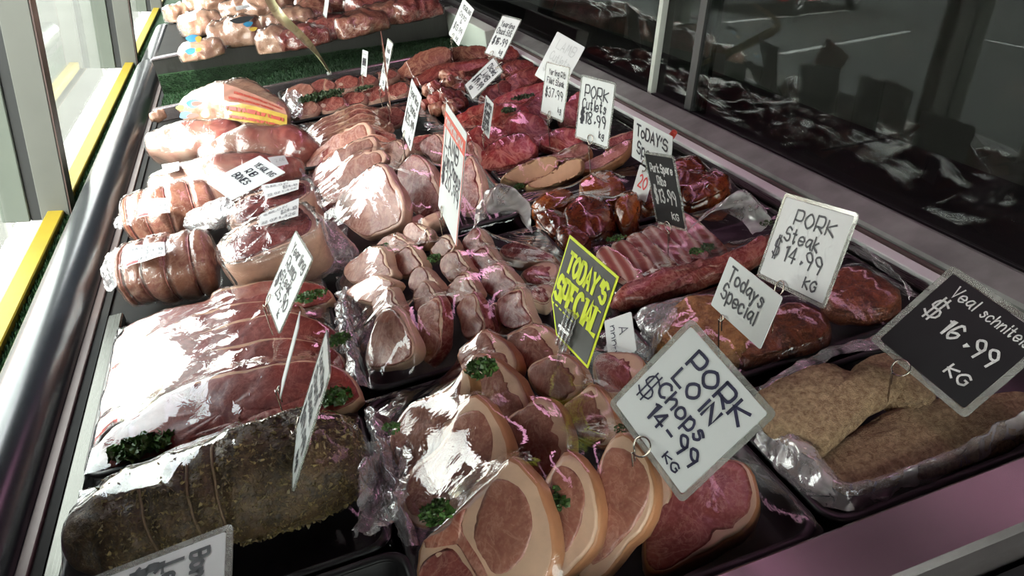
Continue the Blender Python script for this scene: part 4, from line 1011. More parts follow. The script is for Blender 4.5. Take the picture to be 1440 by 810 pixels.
chuck('pale edged steak next to the end board', Q2((1380, 60), (1440, 20), (1540, 40), (1560, 90), (1450, 120)), .045, on='chuck')

M['twine'] = plain('stained twine', (.14, .09, .05), .7, vary=.3, scale=200)
# ------------------------------------------------------------------ left column
t_leg = tray('front left black tray holding a herb crusted roast', -.268, -.002, .47, .662, .028)
sp = [P(95, 770, .040), P(160, 745, .043), P(240, 712, .048), P(330, 682, .050), P(430, 655, .047), P(520, 640, .038)]
V, F = loft(sp, [(.030, .026), (.046, .036), (.054, .042), (.056, .046), (.052, .043), (.036, .030)], 60, 90, .0055, 38, 4, (.30, .44, .52), .006, flat=.012)
root = thing('herb_roast', 'dark boneless leg roast crusted with herbs in the front left tray', 'roast', P(300, 700, .006)); put('leg', V, F)
mesh_obj('roast_meat', V, F, M['herb'], root, loc=loc_of(root))
rg = random.Random(2); HV = []; HF = []
for i in range(7500):
    q = V[rg.randrange(60 * 14, 60 * 88)]
    if q[2] < .02: continue
    s = rg.uniform(.0005, .0019); k = len(HV); a = [np.array([rg.gauss(0, 1) * s for _ in range(3)]) for _ in range(4)]
    HV += [q + b for b in a]; HF += [(k, k + 1, k + 2), (k, k + 2, k + 3), (k, k + 3, k + 1), (k + 1, k + 3, k + 2)]
o = mesh_obj('herb_crust', HV, HF, M['herbbits'], root, False, loc=loc_of(root)); o['kind'] = 'stuff'
for u in (.30, .44, .52):
    i = int(u * 89); ring = [np.array(V[i * 60 + j]) + unit(np.array(V[i * 60 + j]) - np.mean(V[i * 60:(i + 1) * 60], 0)) * .0012 for j in list(range(60)) + [0]]
    MB().tube(ring, .0013, 6, False).build('netting_string', M['twine'], root, True, loc=loc_of(root))
t_empty = tray('empty shiny black tray in front of the herb roast', -.145, .006, .30, .462, .030, group=None)
sheet('film_knot', [[P(500 + 22 * i + 10 * math.sin(j), 630 + 32 * j - 8 * i, .05 + .02 * math.sin(i * 2 + j)) for i in range(4)] for j in range(5)], 'crinkle', t_leg, loc_of(t_leg), .007, 90, 3, (34, 40))

t_rump = tray('black tray of large red rump steaks at the left', -.266, -.002, .674, .975)
G = 'rump steaks fanned in the left tray'
N3 = (-.12, -.42, .90)
E3 = lambda *p: Z(120, 380, 3.6, *p)
E4 = lambda *p: Z(120, 480, 3.6, *p)
def rump(label, px, z=.046, lean='beef', **kw):
    kw = dict(dict(T=.02, fat='beeffat', rind='beeffat', fw=(.0008, .0052), rd=(.25, -1), on='rump', group=G, m=60, dome=.002), **kw)
    return slab('rump_steak', label, 'rump steak', px, kw.pop('n', N3), z, lean=lean, **kw)
rump('nearest and biggest rump steak, whole red face open to view', E4((55, 612), (100, 470), (160, 430), (270, 368), (450, 240), (670, 165), (830, 133), (1000, 105), (1170, 95), (1290, 132), (1360, 195), (1385, 290), (1200, 375), (1070, 405), (900, 435), (760, 482), (560, 505), (400, 592), (250, 622), (120, 642)),
     more=[('fat_seam', E4((840, 250), (850, 330), (900, 360), (1000, 340), (1020, 380), (900, 430), (780, 450), (640, 480), (500, 500), (560, 470), (760, 420), (830, 370)), 'beefside', .0018)])
rump('second rump steak from the front, its fat edge above the nearest one', E3((250, 600), (440, 490), (520, 430), (780, 372), (960, 338), (1130, 352), (1250, 395), (1305, 450), (1285, 510), (1000, 530), (700, 580), (450, 620), (300, 650)))
rump('third rump steak from the front, under the middle white reflection', E3((175, 530), (300, 450), (420, 380), (730, 262), (900, 222), (1060, 212), (1200, 262), (1268, 310), (1235, 388), (900, 420), (600, 470), (330, 570)))
rump('fourth rump steak from the front behind the white reflection', E3((170, 520), (280, 372), (450, 262), (690, 182), (880, 152), (970, 165), (1110, 185), (1010, 270), (700, 320), (450, 420), (250, 510)))
rump('farthest rump steak against the rolled roasts', E3((190, 300), (380, 212), (600, 155), (650, 105), (800, 70), (940, 48), (1100, 52), (1225, 85), (1238, 152), (1050, 200), (700, 205), (450, 275), (250, 365)), .048)
parsley('wide dark parsley sprig at the near left corner of the rump tray', (200, 628), .038, .024, 170, 20, flat=.3, stretch=(1.3, .7))
parsley('dark parsley sprig at the right end of the nearest rump steak', (473, 556), .048, .017, 130, 21, flat=.4)
parsley('parsley sprig behind the rump steak sign', (438, 417), .062, .014, 110, 22, flat=.4, stretch=(1.4, .8))
parsley('parsley sprig at the right rim of the rump tray below the sign', (478, 477), .05, .013, 100, 23, flat=.4)
parsley('shaded parsley sprig at the far left of the rump tray', (190, 500), .03, .018, 110, 24, flat=.3)

def bagged(root, V, F, name='vacuum_bag', grow=.0025, seed=0, amp=.002, mat='bag'):
    """clear bag shrunk round a joint: its skin pushed out a little, with creases"""
    A_ = np.array(V); c = A_.mean(0); BV = []
    for p in A_:
        d = unit(p - c); BV.append(p + d * (grow + amp * abs(nz(p, 70, seed)) + amp * .6 * nz(p, 160, seed)))
    return mesh_obj(name, BV, F, M[mat], root, loc=loc_of(root))
def sticker(root, corners, lift=.0008, lines=(('22 07', .08, .45, .12, .16), ('1.426', .5, .95, .12, .16), ('SIRLOIN', .1, .7, .72, .14), ('$24.10', .55, .95, .42, .2)), seed=1, red=True, wave=0.0):
    """printed label following a curved pack: bilinear patch through four corners"""
    c = [np.array(q) for q in corners]   # TL TR BR BL
    n = unit(np.cross(c[1] - c[0], c[3] - c[0])); n = n if n[2] > 0 else -n
    def S(u, v, h): return (c[3] * (1 - u) + c[2] * u) * (1 - v) + (c[0] * (1 - u) + c[1] * u) * v + n * (h + wave * math.sin(u * math.pi) + .4 * wave * math.sin(u * 9))
    k = 14; V = [S(i / (k - 1), j / 5, lift) for j in range(6) for i in range(k)]; F = [(j * k + i, j * k + i + 1, (j + 1) * k + i + 1, (j + 1) * k + i) for j in range(5) for i in range(k - 1)]
    st = mesh_obj('price_sticker', V, F, M['sticker'], root, loc=loc_of(root))
    LV, LF = lettering(lines, 1, 1, .022, 0, seed, .1, 0)
    LV = [S(p[0] + .5, p[1] + .5, lift + .0006) for p in LV]
    pr = mesh_obj('print', [np.array(p) - np.array(loc_of(root)) for p in LV], LF, M['inkgrey'], st, False)
    if red:
        V = [S(u, v, lift + .0005) for v in (.03, .16) for u in (.05, .2, .35)]
        mesh_obj('red_print', [np.array(p) - np.array(loc_of(root)) for p in V], [(0, 1, 4, 3), (1, 2, 5, 4)], M['inkred'], st, False)
    return st
def joint(name, label, cat, spine, radii, mat, grooves=(), seed=0, group=None, amp=.004, key=None, segs=44, rings=56, gd=.005, strings=None, freq=30, power=2.0, lobes=0):
    V, F = loft(spine, radii, segs, rings, amp, freq, seed, grooves, gd, flat=.006, power=power, lobes=lobes)
    c = np.mean(spine, 0); root = thing(name, label, cat, (c[0], c[1], .004), group); put(key, V, F)
    mesh_obj('meat', V, F, M[mat], root, loc=loc_of(root))
    for u in grooves:
        if strings is None: break
        i = int(u * (rings - 1)); cc = np.mean(V[i * segs:(i + 1) * segs], 0)
        ring = [np.array(V[i * segs + j]) + unit(np.array(V[i * segs + j]) - cc) * .0014 for j in list(range(segs)) + [0]]
        MB().tube(ring, .0011, 6, False).build('tied_string', M[strings], root, True, loc=loc_of(root))
    bagged(root, V, F, seed=seed)
    return root, V, F
# rolled roasts
r1, V1, F1 = joint('rolled_roast', 'tied rolled roast nearest the rump steaks, in a clear bag with a printed label', 'roast', [P(178, 388, .052), P(240, 378, .054), P(306, 366, .052)], [(.040, .042), (.046, .047), (.043, .045)], 'roll', (.14, .34, .56, .79), 31, 'tied rolled roasts', .005, strings='legred')
sticker(r1, (P(173, 350, .098), P(232, 341, .103), P(233, 360, .098), P(176, 378, .088)), seed=3, wave=.002)
r2, V2, F2 = joint('rolled_roast', 'tied rolled roast behind the nearest one, under a crumpled clear bag', 'roast', [P(182, 312, .050), P(235, 300, .054), P(305, 285, .05)], [(.038, .040), (.043, .046), (.038, .040)], 'roll', (.12, .3, .5, .74), 33, 'tied rolled roasts', .005, strings='legred')
sticker(r2, (P(196, 281, .102), P(238, 280, .104), P(240, 300, .098), P(193, 308, .090)), seed=4, wave=.002)
sheet('bag_tail', [[P(x, y, z) for x, y, z in row] for row in (((150, 362, .04), (160, 350, .07), (172, 345, .09)), ((142, 385, .03), (155, 375, .06), (174, 365, .085)), ((150, 410, .02), (162, 405, .04), (178, 395, .06)))], 'crinkle', r1, loc_of(r1), .005, 80, 1)
sheet('bag_tail', [[P(x, y, z) for x, y, z in row] for row in (((162, 305, .05), (172, 300, .07), (186, 290, .085)), ((160, 322, .03), (172, 320, .05), (186, 315, .07)))], 'crinkle', r2, loc_of(r2), .005, 80, 2)
sheet('bag_tail', [[P(x, y, z) for x, y, z in row] for row in (((262, 300, .085), (300, 282, .105), (322, 276, .11)), ((258, 315, .08), (300, 300, .10), (332, 295, .105)), ((262, 325, .07), (295, 322, .08), (318, 322, .075)))], 'crinkle', r2, loc_of(r2), .003, 60, 3)
# rib roasts with a big open cut face
def ribroast(label, face, z, T, seed, stk):
    px = np.array(face, float); n = unit((-.12, -.22, .96)); d = n @ P(*px.mean(0), z); pts = np.array([on_plane(x, y, n, d) for x, y in catmull(px, 56)]); c = pts.mean(0)
    root = thing('rib_roast', label, 'roast', (c[0], c[1], .006), 'bagged rib roasts')
    V, F, tg = slab_mesh(pts, n, 0, T, .008, seed, .002, .002, -.004)
    put(None, V, F); mesh_obj('fat_cap', V, F, M['lambfat'], root, loc=loc_of(root))
    dv = c - pts; L = np.linalg.norm(dv, axis=1)[:, None]; lp = pts + dv / L * np.minimum(.009, L * .4)
    LV, LF, _ = slab_mesh(lp, n, .0016, T * .5, .003, seed, .0025, .004, 0); mesh_obj('cut_face', LV, LF, M['ribtop'], root, loc=loc_of(root))
    bagged(root, V, F, seed=seed, grow=.005, amp=.004)
    sticker(root, [on_plane(x, y, n, d) + n * .012 for x, y in stk], seed=seed, red=False)
    return root
rr1 = ribroast('bagged rib roast with glossy dark cut face, right of the nearest rolled roast', [(308, 347), (326, 326), (370, 306), (420, 287), (440, 296), (448, 320), (420, 340), (380, 358), (340, 372), (315, 370)], .098, .07, 5, ((371, 312), (425, 289), (424, 314), (368, 330)))
rr2 = ribroast('bagged rib roast with dark cut face behind the other rib roast', [(322, 296), (340, 278), (385, 262), (428, 252), (440, 268), (420, 284), (380, 300), (340, 318), (322, 316)], .090, .06, 6, ((372, 270), (425, 262), (424, 276), (378, 290)))
sheet('bag_tail', [[P(x, y, z) for x, y, z in row] for row in (((440, 300, .08), (465, 310, .07), (480, 325, .05)), ((440, 330, .07), (480, 335, .06), (503, 350, .04)), ((435, 360, .05), (470, 365, .045), (500, 372, .03)), ((400, 378, .04), (450, 385, .035), (480, 385, .025)))], 'crinkle', rr1, loc_of(rr1), .004, 40, 5)
sheet('bag_tail', [[P(x, y, z) for x, y, z in row] for row in (((420, 235, .07), (440, 250, .06)), ((430, 262, .07), (452, 280, .05)), ((440, 285, .06), (465, 303, .035)))], 'crinkle', rr2, loc_of(rr2), .004, 50, 6)
# vacuum packed legs
l3, V3, F3 = joint('lamb_leg_joint', 'vacuum packed leg lying under the loose white rib card', 'lamb leg', [P(212, 272, .040), P(255, 264, .044), P(320, 256, .046), P(385, 248, .044), P(426, 240, .034)], [(.032, .032), (.042, .042), (.048, .045), (.042, .040), (.024, .028)], 'leg', (), 41, 'vacuum packed legs', .007, freq=18)
sticker(l3, (P(228, 232, .086), P(252, 228, .092), P(252, 240, .090), P(230, 246, .084)), seed=6, red=False, lines=(('1.840', .2, .8, .4, .3),))
sticker(l3, (P(376, 222, .094), P(400, 219, .088), P(406, 231, .084), P(386, 236, .090)), seed=7, red=False, lines=(('2.06', .3, .9, .4, .3),))
l2, V2b, F2b = joint('lamb_leg_joint', 'vacuum packed red and white leg, second from the paper bag', 'lamb leg', [P(284, 228, .055), P(320, 218, .062), P(370, 208, .060), P(412, 210, .050), P(438, 226, .033)], [(.024, .026), (.040, .040), (.046, .044), (.044, .042), (.03, .03)], 'leg', (), 42, 'vacuum packed legs', .007, freq=18)
l1, V1b, F1b = joint('lamb_leg_joint', 'vacuum packed leg nearest the paper wrapped bag, lit white on top', 'lamb leg', [P(212, 210, .042), P(250, 203, .046), P(296, 199, .045), P(352, 190, .040)], [(.038, .038), (.046, .044), (.042, .042), (.030, .030)], 'leg', (), 43, 'vacuum packed legs', .008, freq=18)
for q, (x, y, z, s) in enumerate(((300, 190, .075, .03), (400, 212, .08, .03))):
    pass
# paper and plastic bag with a yellow label
bz = .06
bag = thing('meat_bag', 'plump plastic bag with a yellow and pink printed label, behind the legs', 'bag', P(325, 168, .004))
q = [P(308, 118, .115), P(408, 158, .075), P(404, 182, .045), P(312, 165, .072), P(242, 168, .045), P(262, 140, .085), P(285, 122, .105), P(352, 128, .105), P(400, 150, .085)]
grid = [[P(240, 172, .03), P(262, 152, .062), P(290, 130, .095), P(316, 116, .115)], [P(255, 176, .03), P(282, 166, .055), P(300, 148, .085), P(318, 122, .112)],
        [P(285, 186, .03), P(312, 176, .058), P(316, 160, .082), P(320, 128, .112)]]
V, F = loft([P(256, 160, .045), P(292, 152, .052), P(325, 150, .056), P(372, 160, .05), P(404, 168, .042)], [(.032, .030), (.05, .048), (.058, .060), (.045, .042), (.026, .024)], 40, 46, .006, 30, 51, flat=.006, power=2.8)
mesh_obj('bag_body', V, F, M['chicken'], bag, loc=loc_of(bag)); bagged(bag, V, F, seed=51, amp=.004, name='plastic_skin')
def band(name, tl, tr, br, bl, mat, k=12, par=bag, bulge=.004):
    c = [np.array(x) for x in (tl, tr, br, bl)]; n = unit(np.cross(c[1] - c[0], c[3] - c[0])); n = n if n[1] < 0 else -n
    V = [(c[3] * (1 - u) + c[2] * u) * (1 - v) + (c[0] * (1 - u) + c[1] * u) * v + n * (bulge * math.sin(u * 3.14) + .0015 * noise.noise(Vector((u * 4, v * 4, 3)))) for v in np.linspace(0, 1, 6) for u in np.linspace(0, 1, k)]
    F = [(j * k + i, j * k + i + 1, (j + 1) * k + i + 1, (j + 1) * k + i) for j in range(5) for i in range(k - 1)]
    return mesh_obj(name, V, F, M[mat], par, loc=loc_of(bag)), (lambda u, v: (c[3] * (1 - u) + c[2] * u) * (1 - v) + (c[0] * (1 - u) + c[1] * u) * v + n * (bulge * math.sin(u * 3.14) + .0018))
M['labelyellow'] = plain('yellow printed plastic', (.42, .28, .045), .3, vary=.25, scale=40, **{'Coat Weight': .8})
M['labelpink'] = plain('pink printed plastic', (.46, .22, .16), .3, vary=.2, scale=40, **{'Coat Weight': .8})
M['labelred'] = plain('red printed line', (.36, .05, .03), .4, vary=.2, scale=60)
M['labelblue'] = plain('blue printed patch', (.03, .16, .28), .3, vary=.3, scale=60, **{'Coat Weight': .8})
M['labelgreen'] = plain('green printed patch', (.30, .36, .08), .3, vary=.4, scale=60, **{'Coat Weight': .8})
b1, S1 = band('pink_label', P(314, 117, .122), P(400, 152, .094), P(404, 163, .086), P(315, 142, .107), 'labelpink')
b2, S2 = band('yellow_label', P(315, 141, .108), P(404, 162, .087), P(403, 184, .066), P(316, 168, .084), 'labelyellow')
for S_, par, rows, mt in ((S1, b1, (('hsumcilous', .2, .95, .52, .22), ('nmbeomsuz', .1, .8, .12, .2)), 'labelred'), (S2, b2, (('amsnmaux', .05, .95, .5, .3), ('menoucsnuo', .1, .9, .1, .2)), 'labelred')):
    LV, LF = lettering([('nmunwmnurumn', r[1], r[2], r[3], r[4]) for r in rows], 1, 1, .03, 0, 3, .4, 0)
    mesh_obj('printed_line', [S_(p[0] + .5, p[1] + .5) - np.array(loc_of(bag)) for p in LV], LF, M[mt], par, False)
for i, (x, y, z, a, b, mt) in enumerate(((272, 146, .098, .016, .010, 'labelblue'), (277, 146, .103, .013, .005, 'labelred'), (262, 162, .080, .016, .008, 'labelblue'), (272, 163, .088, .014, .005, 'labelred'), (290, 160, .098, .010, .010, 'labelgreen'), (255, 152, .088, .010, .006, 'labelgreen'))):
    c = P(x, y, z); n = unit((-.35, -.75, .55)); u = unit(np.cross([0, 0, 1], n)); v = np.cross(n, u); k = 18
    V = [c + n * (.001 + .0006 * i)] + [c + n * (.001 + .0006 * i) + u * a * math.cos(w) * (1 + .15 * math.sin(3 * w + i)) + v * b * math.sin(w) for w in np.linspace(0, 6.283, k, endpoint=False)]
    mesh_obj('printed_patch', V, [(0, 1 + j, 1 + (j + 1) % k) for j in range(k)], M[mt], bag, loc=loc_of(bag))
lump('wrapped_end', 'small clear plastic wrapped end behind the first leg at the rail', 'wrapped meat', (222, 163), .03, (.02, .014, .014), .4, 'chicken', None, None, .004, 60, 8)
tag(bpy.data.objects['wrapped_end'], 'small pale wrapped end of meat beside the bumper rail behind the legs', 'wrapped meat')
# ------------------------------------------------------------------ far bay beyond the turf
W6 = lambda *p: Z(240, 0, 6, *p)
def farlump(name, label, cat, px, z, size, yaw, mat, seed, stk=None, patches=(), group=None):
    c = P(px[0], px[1] + 11, z - .004); size = tuple(q * 1.12 for q in size); a = np.array([math.cos(yaw), math.sin(yaw), 0])
    V, F = loft([c - a * size[0], c, c + a * size[0]], [(size[1] * .8, size[2] * .8), (size[1], size[2]), (size[1] * .8, size[2] * .8)], 40, 40, .012, 24, seed, flat=.091, power=2.6)
    root = thing(name, label, cat, (c[0], c[1], .087), group); mesh_obj('meat', V, F, M[mat], root, loc=loc_of(root)); bagged(root, V, F, seed=seed, amp=.004, name='plastic_bag')
    if stk: sticker(root, [q + np.array([0, -.07, .006]) for q in stk], seed=seed, red=False, lines=(('1.20', .2, .8, .5, .2), ('9.60', .2, .8, .15, .2)))
    for (x, y, zz, sa, sb, mt) in patches:
        cc = P(x, y + 8, zz + .006); n = unit((-.1, -.7, .7)); u = unit(np.cross([0, 0, 1], n)); v = np.cross(n, u); k = 14
        V = [cc] + [cc + u * sa * math.cos(w) * (1 + .2 * math.sin(3 * w)) + v * sb * math.sin(w) for w in np.linspace(0, 6.283, k, endpoint=False)]
        mesh_obj('printed_patch', V, [(0, 1 + j, 1 + (j + 1) % k) for j in range(k)], M[mt], root, loc=loc_of(root))
    return root
farlump('poultry_pack', 'pale bagged poultry pack with a white label at the far left by the rail', 'wrapped meat', (283, 26), .115, (.06, .06, .038), .3, 'chicken', 61, (P(257, 20, .165), P(277, 13, .172), P(278, 26, .160), P(260, 32, .155)))
farlump('poultry_pack', 'tall bagged poultry pack with a dark label stripe left of the yellow ribbon', 'wrapped meat', (332, 38), .122, (.065, .055, .045), -.3, 'chicken', 62, (P(331, 8, .190), P(350, 5, .190), P(351, 9, .182), P(333, 14, .182)), ((340, 20, .186, .03, .010, 'gasket'), (349, 26, .178, .012, .008, 'labelblue'), (356, 33, .170, .010, .006, 'labelyellow')))
farlump('poultry_pack', 'small poultry pack with blue and yellow print at the near left of the far bay', 'wrapped meat', (285, 62), .108, (.055, .035, .028), .1, 'chicken', 63, None, ((270, 46, .150, .016, .012, 'labelblue'), (279, 47, .151, .008, .010, 'labelyellow'), (268, 64, .128, .014, .010, 'labelblue'), (279, 62, .132, .008, .006, 'labelyellow')))
farlump('poultry_pack', 'pale skinned poultry pack at the top left corner of the far bay', 'wrapped meat', (290, -6), .13, (.07, .06, .04), 0, 'chicken', 64)
for i, (x, y, s, mt, lb) in enumerate(((405, 20, .05, 'chicken', 'mixed pale meat heap right of the yellow ribbon'), (430, 8, .05, 'brownmeat', 'brownish meat pack behind the far price card'), (395, 45, .04, 'chicken', 'pale meat portion under the curve of the yellow ribbon'),
    (425, 40, .045, 'darkred', 'dark red meat portion left of the far price card'), (470, 28, .045, 'darkred', 'dark red meat portion right of the far price card'), (505, 22, .05, 'brownmeat', 'brown red meat slab in the far bay beside a pink gleam'),
    (545, 8, .05, 'brownmeat', 'wrapped meat slab under the pink gleam in the far bay'), (585, 2, .045, 'darkred', 'dark red meat pack at the right end of the far bay'), (455, -6, .055, 'brownmeat', 'meat pack at the very back of the far bay'), (525, -8, .055, 'darkred', 'dark meat pack at the back right of the far bay'),
    (345, -2, .05, 'chicken', 'pale meat portion behind the tall poultry pack'), (378, -4, .05, 'chicken', 'pale meat portion just left of the ribbon top'), (395, -16, .05, 'brownmeat', 'brownish meat portion behind the ribbon top'), (258, 5, .04, 'chicken', 'pale meat portion squeezed against the bumper rail in the far bay'))):
    farlump('meat_portion', lb, 'wrapped meat', (x, y + 3), .112, (s * 1.5, s * 1.15, .036), .4 * math.sin(i * 3), mt, 70 + i)
# ------------------------------------------------------------------ cling film over the trays
film(t_loin, 'loin', .006, .301, .340, .666, seed=1, rip=.0025)
film(t_small, 'small', .014, .301, .682, .960, seed=2)
film(t_lamb, 'lamb', .014, .301, 1.014, 1.400, seed=3)
film(t_slice, 'slice', .012, .301, 1.432, 1.733, seed=4)
film(t_ros, 'ros', .012, .318, 1.767, 2.088, seed=5)
film(t_seas, 'seas', .314, .595, .532, .688, seed=6, zr=.03)
film(t_belly, 'belly', .312, .595, .710, .878, seed=7, zr=.03)
film(t_rib, 'rib', .312, .595, .897, 1.083, seed=8, zr=.03)
film(t_cut, 'cut', .312, .595, 1.100, 1.223, seed=9, zr=.028)
film(t_red, 'red', .314, .595, 1.242, 1.468, seed=10, zr=.028)
film(t_dice, 'dice', .327, .595, 1.487, 1.743, seed=11, zr=.028)
film(t_chuck, 'chuck', .334, .595, 1.767, 2.083, seed=12, zr=.028)
film(t_leg, 'leg', -.266, -.004, .472, .660, seed=13, zr=.03)
film(t_rump, 'rump', -.264, -.004, .676, .973, seed=14, zr=.032, rip=.001, wr=.0022)
# thin plastic liner standing up round the schnitzels
def strip(name, path, mat, parent, hz, seed, n=(60, 12), wr=.004, freq=70):
    """path: list of ((px outer), z outer, (px inner), z inner)"""
    g = [[P(*a, za) for a, za, b, zb in path], [(P(*a, za) + P(*b, zb)) / 2 + np.array([0, 0, hz]) for a, za, b, zb in path], [P(*b, zb) for a, za, b, zb in path]]
    return sheet(name, g, mat, parent, loc_of(parent), wr, freq, seed, n)
strip('plastic_liner', [((1058, 618), .03, (1085, 560), .045), ((1088, 655), .028, (1130, 608), .05), ((1135, 698), .026, (1150, 640), .045), ((1180, 720), .026, (1190, 676), .035), ((1240, 702), .027, (1245, 668), .036), ((1330, 668), .028, (1320, 640), .04), ((1460, 602), .028, (1450, 575), .045)], 'liner', t_veal, .012, 3, (90, 16))
strip('plastic_liner', [((1058, 618), .03, (1090, 570), .04), ((1060, 560), .032, (1090, 545), .045), ((1120, 515), .032, (1130, 520), .05), ((1180, 490), .032, (1180, 500), .05), ((1250, 470), .032, (1240, 490), .055)], 'crinkle', t_veal, .006, 4, (50, 10))
sheet('film_flap', [[P(888, 445, .035), P(920, 425, .05), P(960, 420, .05)], [P(905, 475, .035), P(925, 455, .055), P(950, 445, .06)], [P(918, 500, .03), P(928, 485, .045), P(940, 470, .05)]], 'crinkle', t_seas, loc_of(t_seas), .004, 60, 9)
sheet('film_flap', [[P(1185, 345, .04), P(1215, 350, .06), P(1240, 365, .055)], [P(1215, 362, .04), P(1250, 378, .055), P(1268, 395, .05)], [P(1270, 395, .035), P(1285, 410, .045), P(1280, 425, .04)]], 'crinkle', t_seas, loc_of(t_seas), .004, 60, 10)
# crumpled clear bags
clear = thing('clear_bag', 'empty crumpled clear plastic bag standing between lamb chops and small chops', 'plastic bag', P(705, 330, .03))
sheet('bag_sheet', [[P(662, 322, .06), P(690, 300, .085), P(725, 300, .085), P(748, 330, .06)], [P(672, 290, .085), P(695, 285, .105), P(720, 285, .105), P(746, 305, .08)], [P(680, 272, .10), P(700, 262, .125), P(722, 266, .125), P(742, 285, .10)], [P(690, 268, .095), P(705, 262, .11), P(722, 266, .11), P(738, 282, .095)]], 'whitebag', clear, loc_of(clear), .0035, 55, 12, (40, 36))
hood = sheet('film_hood', [[P(960, 335, .05), P(985, 310, .07), P(1015, 295, .075), P(1060, 330, .06)], [P(975, 315, .06), P(1000, 300, .085), P(1030, 292, .09), P(1085, 312, .06)], [P(1000, 295, .065), P(1022, 280, .105), P(1045, 272, .11), P(1080, 300, .07)], [P(1015, 285, .06), P(1032, 272, .10), P(1048, 267, .105), P(1075, 292, .065)]], 'whitebag', t_belly, loc_of(t_belly), .003, 45, 15, (40, 36))
sheet('film_tail', [[P(402, 132, .06), P(412, 126, .06), P(424, 134, .06)], [P(398, 150, .045), P(412, 145, .055), P(425, 152, .05)], [P(400, 162, .03), P(412, 165, .035), P(424, 166, .035)]], 'crinkle', t_ros, loc_of(t_ros), .005, 90, 16)
sheet('film_knot', [[P(600 + 12 * i, 175 + 3 * j, .05) for i in range(3)] for j in range(3)], 'crinkle', t_dice, loc_of(t_dice), .006, 90, 17)
sheet('film_ruffle', [[P(474, 410, .04), P(484, 405, .05), P(494, 415, .04)], [P(470, 450, .035), P(484, 455, .05), P(500, 460, .04)], [P(480, 500, .035), P(494, 500, .05), P(508, 505, .04)], [P(495, 545, .03), P(505, 540, .045), P(515, 545, .035)]], 'crinkle', t_small, loc_of(t_small), .006, 80, 18, (26, 60))
sheet('film_ruffle', [[P(512, 575, .035), P(520, 572, .045), P(530, 575, .04)], [P(525, 640, .03), P(536, 636, .05), P(550, 640, .045)], [P(545, 700, .03), P(556, 696, .05), P(568, 700, .045)], [P(568, 770, .03), P(576, 765, .045), P(588, 770, .04)]], 'crinkle', t_loin, loc_of(t_loin), .005, 80, 19, (22, 70))
# price tag in the rib tray, red peg behind the white special card, loose card in the loin tray
sign('small clouded plastic price tag lying in the marinated ribs', P(904, 258, .075), (.1, -.9, -.1), (.3, 0, .95), .034, .042, [('20', .25, .8, .35, .4)], 'sticker', 'inkred', pen=.06, seed=3, name='price_tag')
pg = thing('marker_peg', 'red plastic peg poking out behind the white todays special card', 'peg', P(945, 190, .12))
p0, p1 = P(938, 200, .115), P(949, 185, .135); MB().tube([p0, (p0 + p1) / 2, p1 - (p1 - p0) * .05, p1], [.0045, .005, .0042, .002], 14).build('peg_shaft', M['redplastic'], pg, True, loc=loc_of(pg))
MB().tube([P(938, 200, .115), P(936, 212, .08), P(935, 220, .05)], .0016, 8).build('peg_pin', M['wire'], pg, True, loc=loc_of(pg))
# yellowish ribbon of plastic curling across the empty well
rb = thing('plastic_ribbon', 'curling translucent yellowish plastic ribbon hanging across the empty well', 'ribbon', P(463, 103, .03))
pth = [P(464, 104, .034), P(452, 88, .08), P(436, 68, .135), P(414, 46, .185), P(394, 26, .225), P(380, 6, .25), P(372, -14, .27)]
c = catmull(pth, 40, False); V = []; F = []
for i, p in enumerate(c):
    t = unit(c[min(i + 1, 39)] - c[max(i - 1, 0)]); s = unit(np.cross(t, [0.2, -.8, .5])); nn = np.cross(s, t); wd = .004 + .0095 * math.sin(min(1, i / 22) * math.pi / 2) * (1 - .25 * i / 39)
    for q in np.linspace(-1, 1, 7): V.append(p + s * wd * q + nn * (wd * .7 * q * q))
F = [(i * 7 + j, i * 7 + j + 1, (i + 1) * 7 + j + 1, (i + 1) * 7 + j) for i in range(39) for j in range(6)]
M['ribbon'] = film_mat('yellow ribbon', .05, .7, .15, (.75, .72, .5), .1, 30, 1.1, (.62, .58, .33))
mesh_obj('ribbon_strip', V, F, M['ribbon'], rb, loc=loc_of(rb))
MB().box(-.006, -.003, -.004, .006, .003, .004, .001).build('ribbon_clip', M['card'], rb).location = Vector(P(463, 103, .036)) - rb.location

# ------------------------------------------------------------------ price cards
sign('big white pork loin chops card with wire ring, over the front chops', [0.2213, 0.3987, 0.1329], [0.1281, -0.9406, -0.3144], [0.7058, -0.1363, 0.6952], .0957, .0931,
     [('PORK', .22, .93, .75, .16, .030), ('LOIN', .22, .76, .57, .135, .028), ('Chops', .20, .80, .385, .145, .026), ('$', .04, .22, .25, .22, .017), ('14-99', .27, .90, .175, .155, .026, .02), ('KG', .66, .84, .055, .075, .018)], ink='inkblue', border=.0045, pen=.03, clip=(-.02, .02), seed=11, prong=.03)
sign('white pork steak card in clear plastic with wire ring, by the white ledge', [0.4329, 0.5524, 0.1372], [-0.0739, -0.9769, 0.2003], [0.4446, 0.1475, 0.8835], .1164, .0884,
     [('PORK', .25, .85, .72, .17), ('Steak', .18, .72, .50, .17), ('$', .08, .19, .28, .22), ('14.99', .26, .84, .27, .19), ('KG', .68, .86, .07, .12)], border=.004, pen=.026, clip=(-.09, -.01), seed=12, clipr=.008)
sign('small plain white card reading Todays Special below the pork steak card', [0.3574, 0.5334, 0.1108], [0.007, -0.9988, -0.0478], [0.3593, -0.0421, 0.9323], .0814, .0529,
     [('Todays', .12, .80, .62, .26, .04, -.03), ('Special', .10, .78, .27, .28, .04, -.02)], pen=.045, seed=13, clip=(-.2, -.02), clipr=.003, name='special_card')
